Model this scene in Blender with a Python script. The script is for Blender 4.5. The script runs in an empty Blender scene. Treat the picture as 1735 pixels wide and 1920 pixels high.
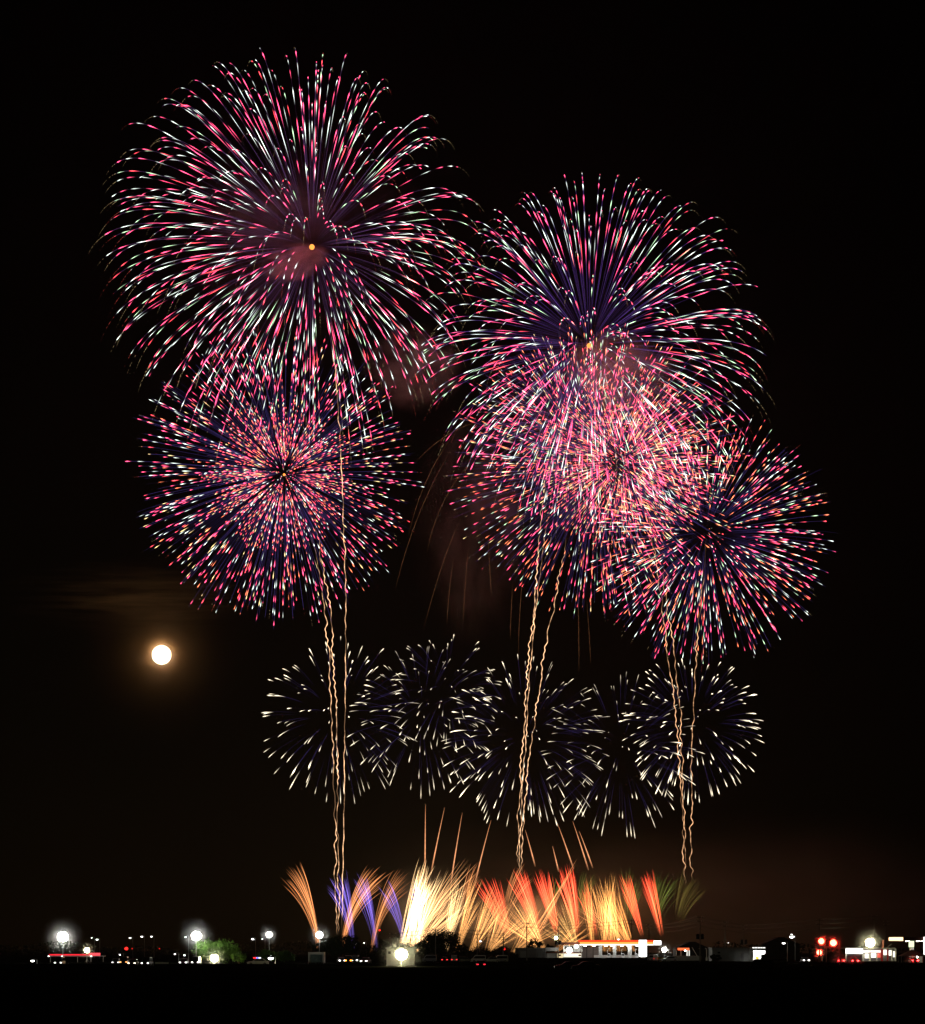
import bpy, bmesh, math, random
import numpy as np
from mathutils import Vector, Matrix

random.seed(7)
rng = np.random.default_rng(7)
SC = bpy.context.scene
COL = SC.collection
R_ = math.radians

# ------------------------------------------------------------------ camera
F, CX, HY, CZ = 4080.0, 867.5, 1779.0, 3.5      # focal length and horizon of the photograph, eye height in metres
cam_d = bpy.data.cameras.new("camera")
cam = bpy.data.objects.new("camera", cam_d)
COL.objects.link(cam)
cam.location = (0, 0, CZ)
cam.rotation_euler = (R_(90), 0, 0)
cam_d.sensor_fit = 'HORIZONTAL'
cam_d.sensor_width = 36.0
cam_d.lens = 36.0 * F / 1735.0
cam_d.shift_y = (HY - 960.0) / 1735.0
cam_d.clip_start = 0.5
cam_d.clip_end = 60000.0
SC.camera = cam


def at(x, y, Y):
    """where the sight line through a pixel of the photograph meets the distance Y"""
    return Vector(((x - CX) / F * Y, Y, CZ + (HY - y) / F * Y))


def X_at(x, Y):
    return (x - CX) / F * Y


# ------------------------------------------------------------------ world, moonlight, exposure
MOON = at(303, 1228, 30000.0)
world = bpy.data.worlds.new("World")
SC.world = world
world.use_nodes = True
wn, wl = world.node_tree.nodes, world.node_tree.links
bg = wn["Background"]
sky = wn.new("ShaderNodeTexSky")
sky.sky_type = 'NISHITA'
sky.sun_disc = False
sky.sun_elevation = R_(7.7)
sky.sun_rotation = math.atan2(MOON.x, MOON.y)
wl.new(sky.outputs[0], bg.inputs[0])
bg.inputs[1].default_value = 0.00003           # night: moonlit sky

sun_d = bpy.data.lights.new("moonlight", 'SUN')
sun = bpy.data.objects.new("moonlight", sun_d)
COL.objects.link(sun)
sun_d.energy = 0.0025
sun_d.angle = R_(0.5)
sun_d.color = (1.0, 0.45, 0.13)
sun.rotation_euler = (-MOON).to_track_quat('-Z', 'Y').to_euler()

SC.view_settings.view_transform = 'Standard'
SC.view_settings.look = 'None'
SC.view_settings.exposure = 0.0
SC.view_settings.gamma = 1.0
cy = SC.cycles
cy.max_bounces = 4
cy.diffuse_bounces = 2
cy.glossy_bounces = 2
cy.volume_bounces = 0
cy.transparent_max_bounces = 64
cy.sample_clamp_indirect = 1.0
cy.use_denoising = True
cy.use_light_tree = True
try:
    cy.denoiser = 'OPENIMAGEDENOISE'
    cy.denoising_input_passes = 'RGB_ALBEDO_NORMAL'
except Exception:
    pass


# ------------------------------------------------------------------ materials
def new_mat(name):
    m = bpy.data.materials.new(name)
    m.use_nodes = True
    m.node_tree.nodes.clear()
    return m, m.node_tree.nodes, m.node_tree.links


def surf(name, col, rough=0.7, metal=0.0, var=0.25, scale=2.0, spec=0.3):
    m, n, l = new_mat(name)
    out = n.new("ShaderNodeOutputMaterial")
    p = n.new("ShaderNodeBsdfPrincipled")
    l.new(p.outputs[0], out.inputs[0])
    p.inputs["Roughness"].default_value = rough
    p.inputs["Metallic"].default_value = metal
    p.inputs["Specular IOR Level"].default_value = spec
    tc = n.new("ShaderNodeTexCoord")
    nz = n.new("ShaderNodeTexNoise")
    nz.inputs["Scale"].default_value = scale
    nz.inputs["Detail"].default_value = 5
    l.new(tc.outputs["Object"], nz.inputs["Vector"])
    rp = n.new("ShaderNodeValToRGB")
    rp.color_ramp.elements[0].position = 0.3
    rp.color_ramp.elements[1].position = 0.72
    rp.color_ramp.elements[0].color = (*[c * (1 - var) for c in col], 1)
    rp.color_ramp.elements[1].color = (*[min(1, c * (1 + var)) for c in col], 1)
    l.new(nz.outputs[0], rp.inputs[0])
    l.new(rp.outputs[0], p.inputs["Base Color"])
    return m


def glow(name, col, strength, sample=True):
    m, n, l = new_mat(name)
    out = n.new("ShaderNodeOutputMaterial")
    e = n.new("ShaderNodeEmission")
    e.inputs[0].default_value = (*col, 1)
    e.inputs[1].default_value = strength
    l.new(e.outputs[0], out.inputs[0])
    m.cycles.emission_sampling = 'FRONT' if sample else 'NONE'
    return m


def spark_material():
    """burning sparks: the colour each piece of the trail burns with, added over what lies behind it"""
    m, n, l = new_mat("burning_sparks")
    out = n.new("ShaderNodeOutputMaterial")
    e = n.new("ShaderNodeEmission")
    a = n.new("ShaderNodeAttribute")
    a.attribute_name = "burn"
    l.new(a.outputs["Color"], e.inputs[0])
    e.inputs[1].default_value = 0.66      # seen through both walls of the trail
    t = n.new("ShaderNodeBsdfTransparent")
    ad = n.new("ShaderNodeAddShader")
    l.new(e.outputs[0], ad.inputs[0])
    l.new(t.outputs[0], ad.inputs[1])
    l.new(ad.outputs[0], out.inputs[0])
    m.cycles.emission_sampling = 'NONE'
    return m


def smoke_material(name, density, scale, col=(0.8, 0.75, 0.72), lo=0.45, hi=0.75, g=0.2, stretch=(1, 1, 1), edge=0.55):
    m, n, l = new_mat(name)
    out = n.new("ShaderNodeOutputMaterial")
    v = n.new("ShaderNodeVolumePrincipled")
    v.inputs["Color"].default_value = (*col, 1)
    v.inputs["Anisotropy"].default_value = g
    l.new(v.outputs[0], out.inputs["Volume"])
    tc = n.new("ShaderNodeTexCoord")
    mp = n.new("ShaderNodeMapping")
    mp.inputs["Scale"].default_value = stretch
    l.new(tc.outputs["Object"], mp.inputs[0])
    nz = n.new("ShaderNodeTexNoise")
    nz.inputs["Scale"].default_value = scale
    nz.inputs["Detail"].default_value = 6
    nz.inputs["Roughness"].default_value = 0.6
    nz.inputs["Distortion"].default_value = 0.4
    l.new(mp.outputs[0], nz.inputs["Vector"])
    r1 = n.new("ShaderNodeMapRange")
    r1.inputs["From Min"].default_value = lo
    r1.inputs["From Max"].default_value = hi
    l.new(nz.outputs[0], r1.inputs["Value"])
    ln = n.new("ShaderNodeVectorMath")
    ln.operation = 'LENGTH'
    l.new(tc.outputs["Object"], ln.inputs[0])
    r2 = n.new("ShaderNodeMapRange")
    r2.interpolation_type = 'SMOOTHSTEP'
    r2.inputs["From Min"].default_value = 1.0
    r2.inputs["From Max"].default_value = 1.0 - edge
    l.new(ln.outputs["Value"], r2.inputs["Value"])
    mu = n.new("ShaderNodeMath")
    mu.operation = 'MULTIPLY'
    l.new(r1.outputs[0], mu.inputs[0])
    l.new(r2.outputs[0], mu.inputs[1])
    mu2 = n.new("ShaderNodeMath")
    mu2.operation = 'MULTIPLY'
    mu2.inputs[1].default_value = density
    l.new(mu.outputs[0], mu2.inputs[0])
    l.new(mu2.outputs[0], v.inputs["Density"])
    return m


M = dict(
    soil=surf("dark_field_soil", (0.010, 0.010, 0.007), 1.0, 0, 0.5, 0.15, 0.0),
    asphalt=surf("asphalt", (0.022, 0.022, 0.022), 0.9, 0, 0.25, 0.6),
    concrete=surf("concrete", (0.32, 0.31, 0.29), 0.9, 0, 0.2, 1.5),
    bank=surf("dark_grass_bank", (0.006, 0.007, 0.004), 1.0, 0, 0.5, 0.7, 0.0),
    white=surf("white_paint", (0.75, 0.75, 0.73), 0.5, 0, 0.06, 1.2),
    grey=surf("grey_cladding", (0.28, 0.29, 0.29), 0.6, 0, 0.12, 1.0),
    dim=surf("weathered_white_cladding", (0.42, 0.43, 0.42), 0.8, 0, 0.2, 0.5),
    roof=surf("dark_roof_tiles", (0.03, 0.028, 0.026), 0.8, 0, 0.3, 1.2),
    brown=surf("brown_fascia", (0.12, 0.035, 0.02), 0.6, 0, 0.2, 1.0),
    steel=surf("galvanised_steel", (0.35, 0.35, 0.34), 0.45, 0.6, 0.15, 3.0),
    pole=surf("weathered_concrete_pole", (0.20, 0.19, 0.17), 0.9, 0, 0.2, 1.5),
    dark=surf("dark_painted_metal", (0.02, 0.02, 0.02), 0.6, 0.3, 0.2, 2.0),
    glass=surf("dark_window_glass", (0.02, 0.022, 0.025), 0.08, 0, 0.1, 1.0, 0.6),
    rubber=surf("tyre_rubber", (0.015, 0.015, 0.015), 0.9, 0, 0.2, 3.0),
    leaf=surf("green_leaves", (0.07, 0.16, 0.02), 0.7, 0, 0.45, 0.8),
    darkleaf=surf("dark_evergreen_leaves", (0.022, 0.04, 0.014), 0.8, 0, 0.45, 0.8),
    bark=surf("brown_bark", (0.06, 0.042, 0.028), 0.95, 0, 0.3, 2.0),
    canvas=surf("pale_tent_canvas", (0.62, 0.60, 0.48), 0.8, 0, 0.08, 1.0),
    carw=surf("white_car_paint", (0.7, 0.7, 0.7), 0.3, 0, 0.03, 1.0, 0.5),
    cars=surf("silver_car_paint", (0.3, 0.31, 0.32), 0.35, 0.5, 0.05, 1.0, 0.5),
    cark=surf("black_car_paint", (0.012, 0.012, 0.014), 0.3, 0, 0.1, 1.0, 0.5),
    carr=surf("red_car_paint", (0.35, 0.02, 0.02), 0.3, 0, 0.05, 1.0, 0.5),
    yellow=surf("yellow_barrier_paint", (0.6, 0.42, 0.05), 0.6, 0, 0.1, 1.0),
    spark=spark_material(),
)


# ------------------------------------------------------------------ objects
def tag(o, label=None, cat=None, group=None, kind=None):
    if label:
        o["label"] = label
    if cat:
        o["category"] = cat
    if group:
        o["group"] = group
    if kind:
        o["kind"] = kind
    return o


def thing(name, loc, label, cat, group=None, rz=0.0):
    o = bpy.data.objects.new(name, None)
    COL.objects.link(o)
    o.empty_display_size = 0.3
    o.location = loc
    o.rotation_euler = (0, 0, rz)
    return tag(o, label, cat, group)


class MB:
    """collects boxes, tubes and lathes and links them as ONE mesh object"""

    def __init__(self):
        self.v, self.f, self.smooth = [], [], False

    def box(self, x0, x1, y0, y1, z0, z1):
        b = len(self.v)
        self.v += [(x, y, z) for z in (z0, z1) for x, y in ((x0, y0), (x1, y0), (x1, y1), (x0, y1))]
        self.f += [tuple(b + i for i in q) for q in
                   ((3, 2, 1, 0), (4, 5, 6, 7), (0, 1, 5, 4), (1, 2, 6, 5), (2, 3, 7, 6), (3, 0, 4, 7))]
        return self

    def tube(self, pts, rad, n=8, cap=True):
        pts = [Vector(p) for p in pts]
        if not hasattr(rad, "__len__"):
            rad = [rad] * len(pts)
        b = len(self.v)
        up = None
        for i, p in enumerate(pts):
            t = (pts[min(i + 1, len(pts) - 1)] - pts[max(i - 1, 0)]).normalized()
            a = t.orthogonal() if up is None else (up - t * up.dot(t))
            a.normalize()
            up = a
            c = t.cross(a)
            for k in range(n):
                w = 2 * math.pi * k / n
                self.v.append(tuple(p + (a * math.cos(w) + c * math.sin(w)) * rad[i]))
        for i in range(len(pts) - 1):
            for k in range(n):
                k2 = (k + 1) % n
                self.f.append((b + i * n + k, b + i * n + k2, b + (i + 1) * n + k2, b + (i + 1) * n + k))
        if cap:
            self.f.append(tuple(b + k for k in reversed(range(n))))
            self.f.append(tuple(b + (len(pts) - 1) * n + k for k in range(n)))
        return self

    def ball(self, c, r, sx=1, sy=1, sz=1, n=14, m=9):
        b = len(self.v)
        self.v.append((c[0], c[1], c[2] - r * sz))
        for j in range(1, m):
            a = -math.pi / 2 + math.pi * j / m
            for k in range(n):
                w = 2 * math.pi * k / n
                self.v.append((c[0] + r * sx * math.cos(a) * math.cos(w), c[1] + r * sy * math.cos(a) * math.sin(w),
                               c[2] + r * sz * math.sin(a)))
        self.v.append((c[0], c[1], c[2] + r * sz))
        top = len(self.v) - 1
        for k in range(n):
            k2 = (k + 1) % n
            self.f.append((b, b + 1 + k2, b + 1 + k))
            self.f.append((top, top - n + k, top - n + k2))
            for j in range(m - 2):
                o = b + 1 + j * n
                self.f.append((o + k, o + k2, o + n + k2, o + n + k))
        self.smooth = True
        return self

    def prism(self, prof, y0, y1, axis='y'):
        """prof: (a, z) outline, extruded along y (axis 'y') or x"""
        b = len(self.v)
        n = len(prof)
        for d in (y0, y1):
            for a, z in prof:
                self.v.append((a, d, z) if axis == 'y' else (d, a, z))
        self.f.append(tuple(b + i for i in range(n)))
        self.f.append(tuple(b + n + i for i in reversed(range(n))))
        for i in range(n):
            j = (i + 1) % n
            self.f.append((b + j, b + i, b + n + i, b + n + j))
        return self

    def build(self, name, mat, parent=None, bevel=0.0):
        me = bpy.data.meshes.new(name)
        me.from_pydata(self.v, [], self.f)
        bm = bmesh.new()
        bm.from_mesh(me)
        bmesh.ops.recalc_face_normals(bm, faces=bm.faces)
        bm.to_mesh(me)
        bm.free()
        if self.smooth:
            me.shade_smooth()
        me.materials.append(mat)
        o = bpy.data.objects.new(name, me)
        COL.objects.link(o)
        if parent is not None:
            o.parent = parent
        if bevel:
            bv = o.modifiers.new("bevel", 'BEVEL')
            bv.width = bevel
            bv.segments = 2
        return o


def copy_tree(o, parent=None):
    c = o.copy()
    COL.objects.link(c)
    if parent is not None:
        c.parent = parent
    for ch in list(o.children):
        copy_tree(ch, c)
    return c


# ------------------------------------------------------------------ the setting: ground, road, embankment
def sheet(name, pts, z, mat, nx=1):
    me = bpy.data.meshes.new(name)
    me.from_pydata([(x, y, z) for x, y in pts], [], [tuple(range(len(pts)))])
    me.materials.append(mat)
    o = bpy.data.objects.new(name, me)
    COL.objects.link(o)
    return tag(o, kind='structure')


gv, gf = [], []
GX, GY = np.linspace(-1100, 1100, 45), np.concatenate([np.linspace(-30, 420, 70), np.linspace(440, 3000, 40)])
for y in GY:
    for x in GX:
        gv.append((x, y, 0.25 * math.sin(x * .11 + y * .05) * math.sin(y * .07) * (1 if 20 < y < 330 else 0) - 0.01))
w = len(GX)
for j in range(len(GY) - 1):
    for i in range(w - 1):
        gf.append((j * w + i, j * w + i + 1, (j + 1) * w + i + 1, (j + 1) * w + i))
me = bpy.data.meshes.new("ground")
me.from_pydata(gv, [], gf)
me.shade_smooth()
me.materials.append(M['soil'])
ground = bpy.data.objects.new("ground", me)
COL.objects.link(ground)
tag(ground, kind='structure')
sheet("road", [(-1000, 508), (1000, 508), (1000, 522), (-1000, 522)], 0.004, M['asphalt'])
sheet("forecourt", [(X_at(1015, 690), 672), (X_at(1250, 690), 672), (X_at(1262, 730), 735), (X_at(1015, 730), 735)], 0.004,
      M['concrete'])
MB().prism([(655, -0.2), (657.5, 0.72), (660, 0.75), (663, -0.2)], X_at(945, 660), X_at(1216, 660), 'x').build(
    "embankment", M['bank']).__setitem__("kind", "structure")
MB().prism([(425, -0.2), (427, 0.45), (429, 0.5), (432, -0.2)], X_at(-200, 430), X_at(560, 430), 'x').build(
    "embankment", M['bank']).__setitem__("kind", "structure")

# ------------------------------------------------------------------ the moon, the thin cloud it lights and an added halo veil
moon_mb = MB().ball((0, 0, 0), 30000 * 17.6 / F, n=40, m=24)
moon = moon_mb.build("moon", glow("moon_surface", (1.0, 0.84, 0.58), 5.0, False))
moon.location = MOON
tag(moon, "round bright full moon low in the left sky", "moon")

cloud_mat = smoke_material("moonlit_thin_cloud", 0.0032, 2.2, (1, 0.95, 0.9), 0.50, 0.85, 0.97, (0.8, 1.5, 4.5), 1.0)
cl = MB().ball((0, 0, 0), 1.0, n=24, m=14).build("cloud", cloud_mat)
cl.location = at(262, 1118, 9000)
cl.scale = (640, 350, 170)
tag(cl, kind='structure')
moon_halo_mat = smoke_material("moon_halo_veil", 0.0011, 1.2, (1, 0.95, 0.9), -0.6, 0.9, 0.9995, (1, 1, 2.0), 1.0)
veil = MB().ball((0, 0, 0), 1.0, n=24, m=14).build("cloud", moon_halo_mat)  # added veil, shaped only to give the moon its halo
veil.location = at(303, 1228, 10500)
veil.scale = (620, 220, 560)
tag(veil, kind='structure')

# ------------------------------------------------------------------ fireworks
PINK = np.array((3.5, 0.26, 0.66))
ROSE = np.array((3.1, 0.22, 0.28))
WHITE = np.array((1.8, 2.1, 1.9))
MINT = np.array((1.2, 1.9, 1.1))
ORANGE = np.array((2.9, 0.66, 0.26))
STRAW = np.array((2.2, 1.6, 0.65))
VIOLET = np.array((0.046, 0.02, 0.066))
BLUE = np.array((0.018, 0.012, 0.058))
GOLDW = np.array((2.5, 2.15, 1.5))


def trail_arrays(P, rad, n=3):
    """triangular tube along P -> verts, faces"""
    P = np.asarray(P, float)
    T = np.gradient(P, axis=0)
    T /= np.linalg.norm(T, axis=1, keepdims=True) + 1e-9
    ref = np.array((0.13, -0.99, 0.05))
    A = np.cross(T, ref)
    bad = np.linalg.norm(A, axis=1) < 1e-3
    A[bad] = np.array((1, 0, 0))
    A /= np.linalg.norm(A, axis=1, keepdims=True)
    B = np.cross(T, A)
    V = []
    for k in range(n):
        w = 2 * math.pi * k / n + 0.5
        V.append(P + (A * math.cos(w) + B * math.sin(w)) * rad[:, None])
    V = np.stack(V, 1).reshape(-1, 3)
    m = len(P)
    i = np.arange(m - 1)[:, None] * n
    k = np.arange(n)[None, :]
    k2 = (k + 1) % n
    Fc = np.stack([i + k, i + k2, i + n + k2, i + n + k], -1).reshape(-1, 4)
    return V, Fc


def trails_object(name, trails, parent):
    Vs, Fs, Cs, off = [], [], [], 0
    for P, rad, c in trails:
        V, Fc = trail_arrays(P, rad)
        Vs.append(V)
        Fs.append(Fc + off)
        Cs.append(np.repeat(c, 3, axis=0))
        off += len(V)
    V, Fc, C = np.concatenate(Vs), np.concatenate(Fs), np.concatenate(Cs)
    me = bpy.data.meshes.new(name)
    me.vertices.add(len(V))
    me.vertices.foreach_set("co", V.astype(np.float32).ravel())
    me.loops.add(len(Fc) * 4)
    me.loops.foreach_set("vertex_index", Fc.astype(np.int32).ravel())
    me.polygons.add(len(Fc))
    me.polygons.foreach_set("loop_start", (np.arange(len(Fc)) * 4).astype(np.int32))
    me.update(calc_edges=True)
    a = me.attributes.new("burn", 'FLOAT_COLOR', 'POINT')
    a.data.foreach_set("color", np.concatenate([C, np.ones((len(C), 1))], 1).astype(np.float32).ravel())
    me.materials.append(M['spark'])
    o = bpy.data.objects.new(name, me)
    COL.objects.link(o)
    if parent is not None:
        o.parent = parent
    return o


def sphere_dirs(n):
    i = np.arange(n) + 0.5
    ph = np.arccos(1 - 2 * i / n)
    th = math.pi * (1 + 5 ** .5) * i
    d = np.stack([np.cos(th) * np.sin(ph), np.sin(th) * np.sin(ph), np.cos(ph)], 1)
    d += rng.normal(0, 0.09, d.shape)
    d /= np.linalg.norm(d, axis=1, keepdims=True)
    a, b, c = rng.uniform(0, 6.28, 3)
    return d @ np.array(Matrix.Rotation(a, 3, 'X') @ Matrix.Rotation(b, 3, 'Y') @ Matrix.Rotation(c, 3, 'Z'))


def pulse_trail(d, R, k, droop, off, u0, u1, period, duty, cols, line, line_r, pr, keep=1.0, bright=1.0, glit=0.5, uend=1.0,
                line_from=0.03, n=96):
    """a star flung out along d: slows in the air, sinks, and blinks between the colours cols while it burns"""
    u = np.linspace(line_from, uend, n)
    s = (1 - np.exp(-k * u)) / (1 - math.exp(-k))
    fall = (u - (1 - np.exp(-k * u)) / k) / (1 - (1 - math.exp(-k)) / k)
    P = d[None, :] * (R * s)[:, None] + np.array((off[0], 0, off[1]))[None, :] * s[:, None]
    P[:, 2] -= droop * fall
    ph = (u - u0) / period
    i = np.floor(ph).astype(int)
    f = ph - i
    on = (u >= u0) & (u <= u1) & (f < duty)
    q_ = np.clip(f / duty, 0, 1)
    e = np.where(on, np.where(q_ < .68, (q_ / .68) ** 1.15, np.clip((1 - q_) / .32, 0, 1) ** .6), 0.0)
    flip = rng.random() < 0.5
    c = np.zeros((n, 3))
    amp = rng.uniform(0.45, 1.25, 40) * (rng.random(40) < keep)
    j = np.clip(i, 0, 39)
    e = e * amp[j]
    for q in range(n):
        c[q] = cols[(j[q] + flip) % len(cols)]
    c = c * (e * bright)[:, None]
    ramp = np.clip((u - line_from) / 0.1, 0, 1) * np.clip((u1 + 0.02 - u) / 0.05, 0, 1)
    lv = line * ramp[:, None] * (rng.uniform(.3, 1.0) ** 2 * 2.6)
    rad = np.where(u < u1, line_r, line_r * 0.6) + pr * e ** 0.8 * np.where(j % 2 == int(flip), 1.12, .84)
    c = c + lv * (1 - np.clip(e, 0, 1))[:, None]
    if rng.random() < glit:                                   # crackling tail of dying embers
        tail = (u > u1) * (rng.random(n) < 0.45) * np.clip((1.0 - u) / (1.0 - u1 + 1e-6), 0, 1)
        tc = np.array((0.55, 0.42, 0.2)) if rng.random() < 0.7 else np.array((0.5, 0.08, 0.06))
        c = c + tc[None, :] * tail[:, None] * bright
        rad = rad + 0.35 * line_r * (tail > 0)
    else:
        last = np.searchsorted(u, u1 + 0.02)
        P, rad, c = P[:last + 1], rad[:last + 1], c[:last + 1]
    rad[0] *= 0.2
    rad[-1] *= 0.2
    return P, np.maximum(rad, 0.01), c


def burst(label, cx, cy_, Y, trails, flash=None, light=None, group=None, flash_label=None):
    root = thing("firework_burst", at(cx, cy_, Y), label, "firework", group)
    sc = Y / F
    sized = []
    for P, rad, c in trails:
        P = P * sc
        ext = (np.ptp(P[:, 0]) ** 2 + np.ptp(P[:, 2]) ** 2) ** .5 * float(np.mean(c.max(1) > .3) + .05)
        sized.append((ext, P, rad * sc, c))
    sized.sort(key=lambda t: -t[0])
    for _, P, rad, c in sized[:100]:
        trails_object("spark_trail", [(P, rad, c)], root)
    if len(sized) > 100:
        o = trails_object("spark_trails", [t[1:] for t in sized[100:]], root)
        o["kind"] = "stuff"
    if flash:
        MB().ball((0, 0, 0), flash * sc, n=12, m=8).build("burst_core", FLASH, root)
    if light:
        for (dx, dz, watts, col, rr) in light:
            ld = bpy.data.lights.new("burst_light", 'POINT')
            ld.energy = watts * BURST_WATT
            ld.color = col
            ld.shadow_soft_size = rr
            lo = bpy.data.objects.new("burst_light", ld)
            COL.objects.link(lo)
            lo.parent = root
            lo.location = (dx * sc, 0, dz * sc)
    return root


BURST_WATT, FOUNTAIN_WATT = 0.06, 0.16
FLASH = glow("hot_orange_core", (1.0, 0.33, 0.06), 1.8, False)


def big_trails(n, R, droop, off, bright=1.0, line=VIOLET):
    out = []
    for d in sphere_dirs(n):
        r = R * rng.uniform(0.93, 1.03)
        cols = (PINK, WHITE) if rng.random() < 0.75 else (ROSE, MINT)
        out.append(pulse_trail(d, r, 3.0, droop * rng.uniform(.85, 1.2), off, rng.uniform(.15, .27), rng.uniform(.70, .82),
                               rng.uniform(.10, .15), rng.uniform(.6, .76), cols, line, 0.22, rng.uniform(.46, .66), 1.0, bright, 0.8))
    return out


def mid_trails(n, R, droop, off, cols_list, keep=0.75, bright=1.0, line=BLUE, u0=(.25, .4), per=(.12, .16), duty=.52, pr=.55,
               k=1.55, lf=0.12):
    out = []
    for d in sphere_dirs(n):
        r = R * rng.uniform(0.90, 1.04)
        cols = cols_list[rng.integers(len(cols_list))]
        pq = pr * rng.uniform(.75, 1.2)
        out.append(pulse_trail(d, r, k, droop * rng.uniform(.7, 1.3), off, rng.uniform(*u0), rng.uniform(.86, .97),
                               rng.uniform(*per), duty, cols, line, 0.24, pq, keep, bright, 0.2, 1.0, lf, 88))
    return out


def small_trails(n, R, droop, off, bright=1.0, dim_side=None):
    out = []
    for d in sphere_dirs(n):
        r = R * rng.uniform(0.88, 1.04)
        b = bright
        pr = .68
        if dim_side is not None:
            side = d[0] * dim_side[0] + d[2] * dim_side[1]
            if side > 0.15:
                b *= 0.5
                pr *= 0.55
        u1 = rng.uniform(.70, .80)
        L = rng.uniform(.15, .30)
        out.append(pulse_trail(d, r, 2.6, droop * rng.uniform(.7, 1.3), off, u1 - L, u1, L * 1.02, .98, (GOLDW,), BLUE * 0.45, 0.26, pr,
                               1.0, b * rng.uniform(.6, 1.1), 0.0, 1.0, 0.22, 60))
    return out


PW, PO, PS, OS = (PINK, WHITE), (ROSE, ORANGE), (PINK, STRAW), (ORANGE, MINT)

burst("largest pink and white firework burst, highest at upper left, with drooping hooked trails", 585, 463, 1500,
      big_trails(330, 378, 100, (-42, 58)), 5.0, [(-30, 20, 1.5e6, (1.0, 0.16, 0.22), 25)])
burst("large pink and white firework burst at upper right with blue lines round an orange centre", 1105, 648, 1540,
      big_trails(310, 345, 88, (12, 42), 1.0, VIOLET * np.array((1.0, 1.0, 1.7))), 4.5, [(0, 0, 1.0e6, (1.0, 0.28, 0.22), 25)])
burst("round firework burst of short pink, green and orange dashes under the largest burst", 533, 890, 1470,
      mid_trails(520, 282, 14, (-20, 3), [PW, PW, PW, PO, PS], .7, 1.0, BLUE, (.42, .55), (.11, .15), .54, .56) +
      mid_trails(330, 150, 8, (-10, 3), [(ROSE, ORANGE), (ROSE, ORANGE), (ROSE, STRAW), PW], 0.85, .8, VIOLET, (.15, .3), (.11, .15), 0.55, .53), 2.4,
      [(0, 0, 0.7e6, (1.0, 0.35, 0.3), 20)])
burst("wide pink and green dashed firework burst in the middle of the crowded right group", 1118, 880, 1520,
      mid_trails(520, 290, 12, (0, 4), [PW, PO, PO, PS, OS], .65, .85, BLUE, (.36, .5)), None, [(0, 0, 0.9e6, (1.0, 0.35, 0.3), 20)])
burst("densest pink and straw yellow firework burst, brightest of the crowded right group", 1165, 865, 1490,
      mid_trails(460, 180, 12, (6, 6), [PO, PO, (ROSE, STRAW), PS], 0.85, 0.62, VIOLET, (.12, .3), (.11, .16), .6, .52), None,
      [(0, -20, 0.9e6, (1.0, 0.4, 0.18), 20)])
burst("small rose coloured firework burst left of the densest burst, around an orange core", 1060, 790, 1550,
      mid_trails(260, 178, 14, (-5, 4), [PO, PW, PS], 0.7, 0.6, VIOLET), 2.6)
burst("rightmost pink and green dashed firework burst beyond the crowded right group", 1325, 1000, 1480,
      mid_trails(400, 246, 14, (2, 0), [PW, PW, PO, OS], 0.75, 1.0, BLUE, (.25, .4), (.13, .17), .58), None,
      [(0, 0, 0.4e6, (1.0, 0.35, 0.3), 20)])

G_SMALL = "small white and gold firework bursts in a row"
for (lab, x, y, Y, n, r, dr, br, ds) in (
        ("leftmost small white firework burst, cut through by three rising trails", 634, 1345, 1450, 125, 152, 22, 1.0, (0.8, -.5)),
        ("second small white firework burst from the left, with blue lines at top", 792, 1345, 1460, 105, 140, 22, .7, (.4, .8)),
        ("faint blue small firework burst rising behind the second white one", 838, 1292, 1500, 70, 112, 20, .5, None),
        ("small white firework burst at centre, behind two wavy rising trails", 986, 1388, 1450, 165, 162, 24, 1.0, (.8, .35)),
        ("lowest small white firework burst, right of the central white one", 1164, 1408, 1470, 115, 150, 22, .7, (-.2, .8)),
        ("rightmost small white firework burst with golden tips at lower right", 1298, 1362, 1440, 150, 137, 22, 1.0, None)):
    burst(lab, x, y, Y, small_trails(int(n * 0.95), r * 1.1, dr, (0, 6), br, ds), None, None, G_SMALL)


# fading willow burst: thin brown strands falling between the two groups
def bez(p0, p1, p2, n):
    t = np.linspace(0, 1, n)[:, None]
    return (1 - t) ** 2 * np.array(p0) + 2 * t * (1 - t) * np.array(p1) + t * t * np.array(p2)


wl_root = thing("firework_burst", at(900, 790, 1530), "fading brown firework burst of thin strands falling between left and right groups",
                "firework")
for a, b, c in (((862, 800), (790, 890), (765, 1010)), ((848, 840), (775, 960), (740, 1112)), ((870, 960), (830, 1040), (794, 1182)),
                ((852, 1040), (842, 1100), (838, 1172)), ((880, 1010), (872, 1090), (868, 1176)), ((985, 1050), (974, 1120), (972, 1232)),
                ((962, 1090), (958, 1150), (957, 1200)), ((1084, 1100), (1086, 1180), (1086, 1262)), ((1100, 1120), (1106, 1190), (1108, 1246)),
                ((905, 790), (840, 800), (778, 868)), ((915, 1000), (918, 1060), (922, 1120)), ((890, 860), (820, 930), (800, 1040))):
    Q = bez(a, b, c, 60)
    dy = rng.normal(0, 25)
    P = np.array([at(q[0], q[1], 1530 + dy * (i / 60)) for i, q in enumerate(Q)])
    P += rng.normal(0, 0.05, P.shape)
    fl = np.clip(np.minimum(np.arange(60) / 18, (59 - np.arange(60)) / 14), 0, 1)
    cc = np.array((0.11, 0.045, 0.018))[None] * (fl * rng.uniform(.35, 1, 60))[:, None]
    P -= np.array(wl_root.location)
    trails_object("spark_trail", [(P, np.full(60, 0.16), cc)], wl_root)


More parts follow.
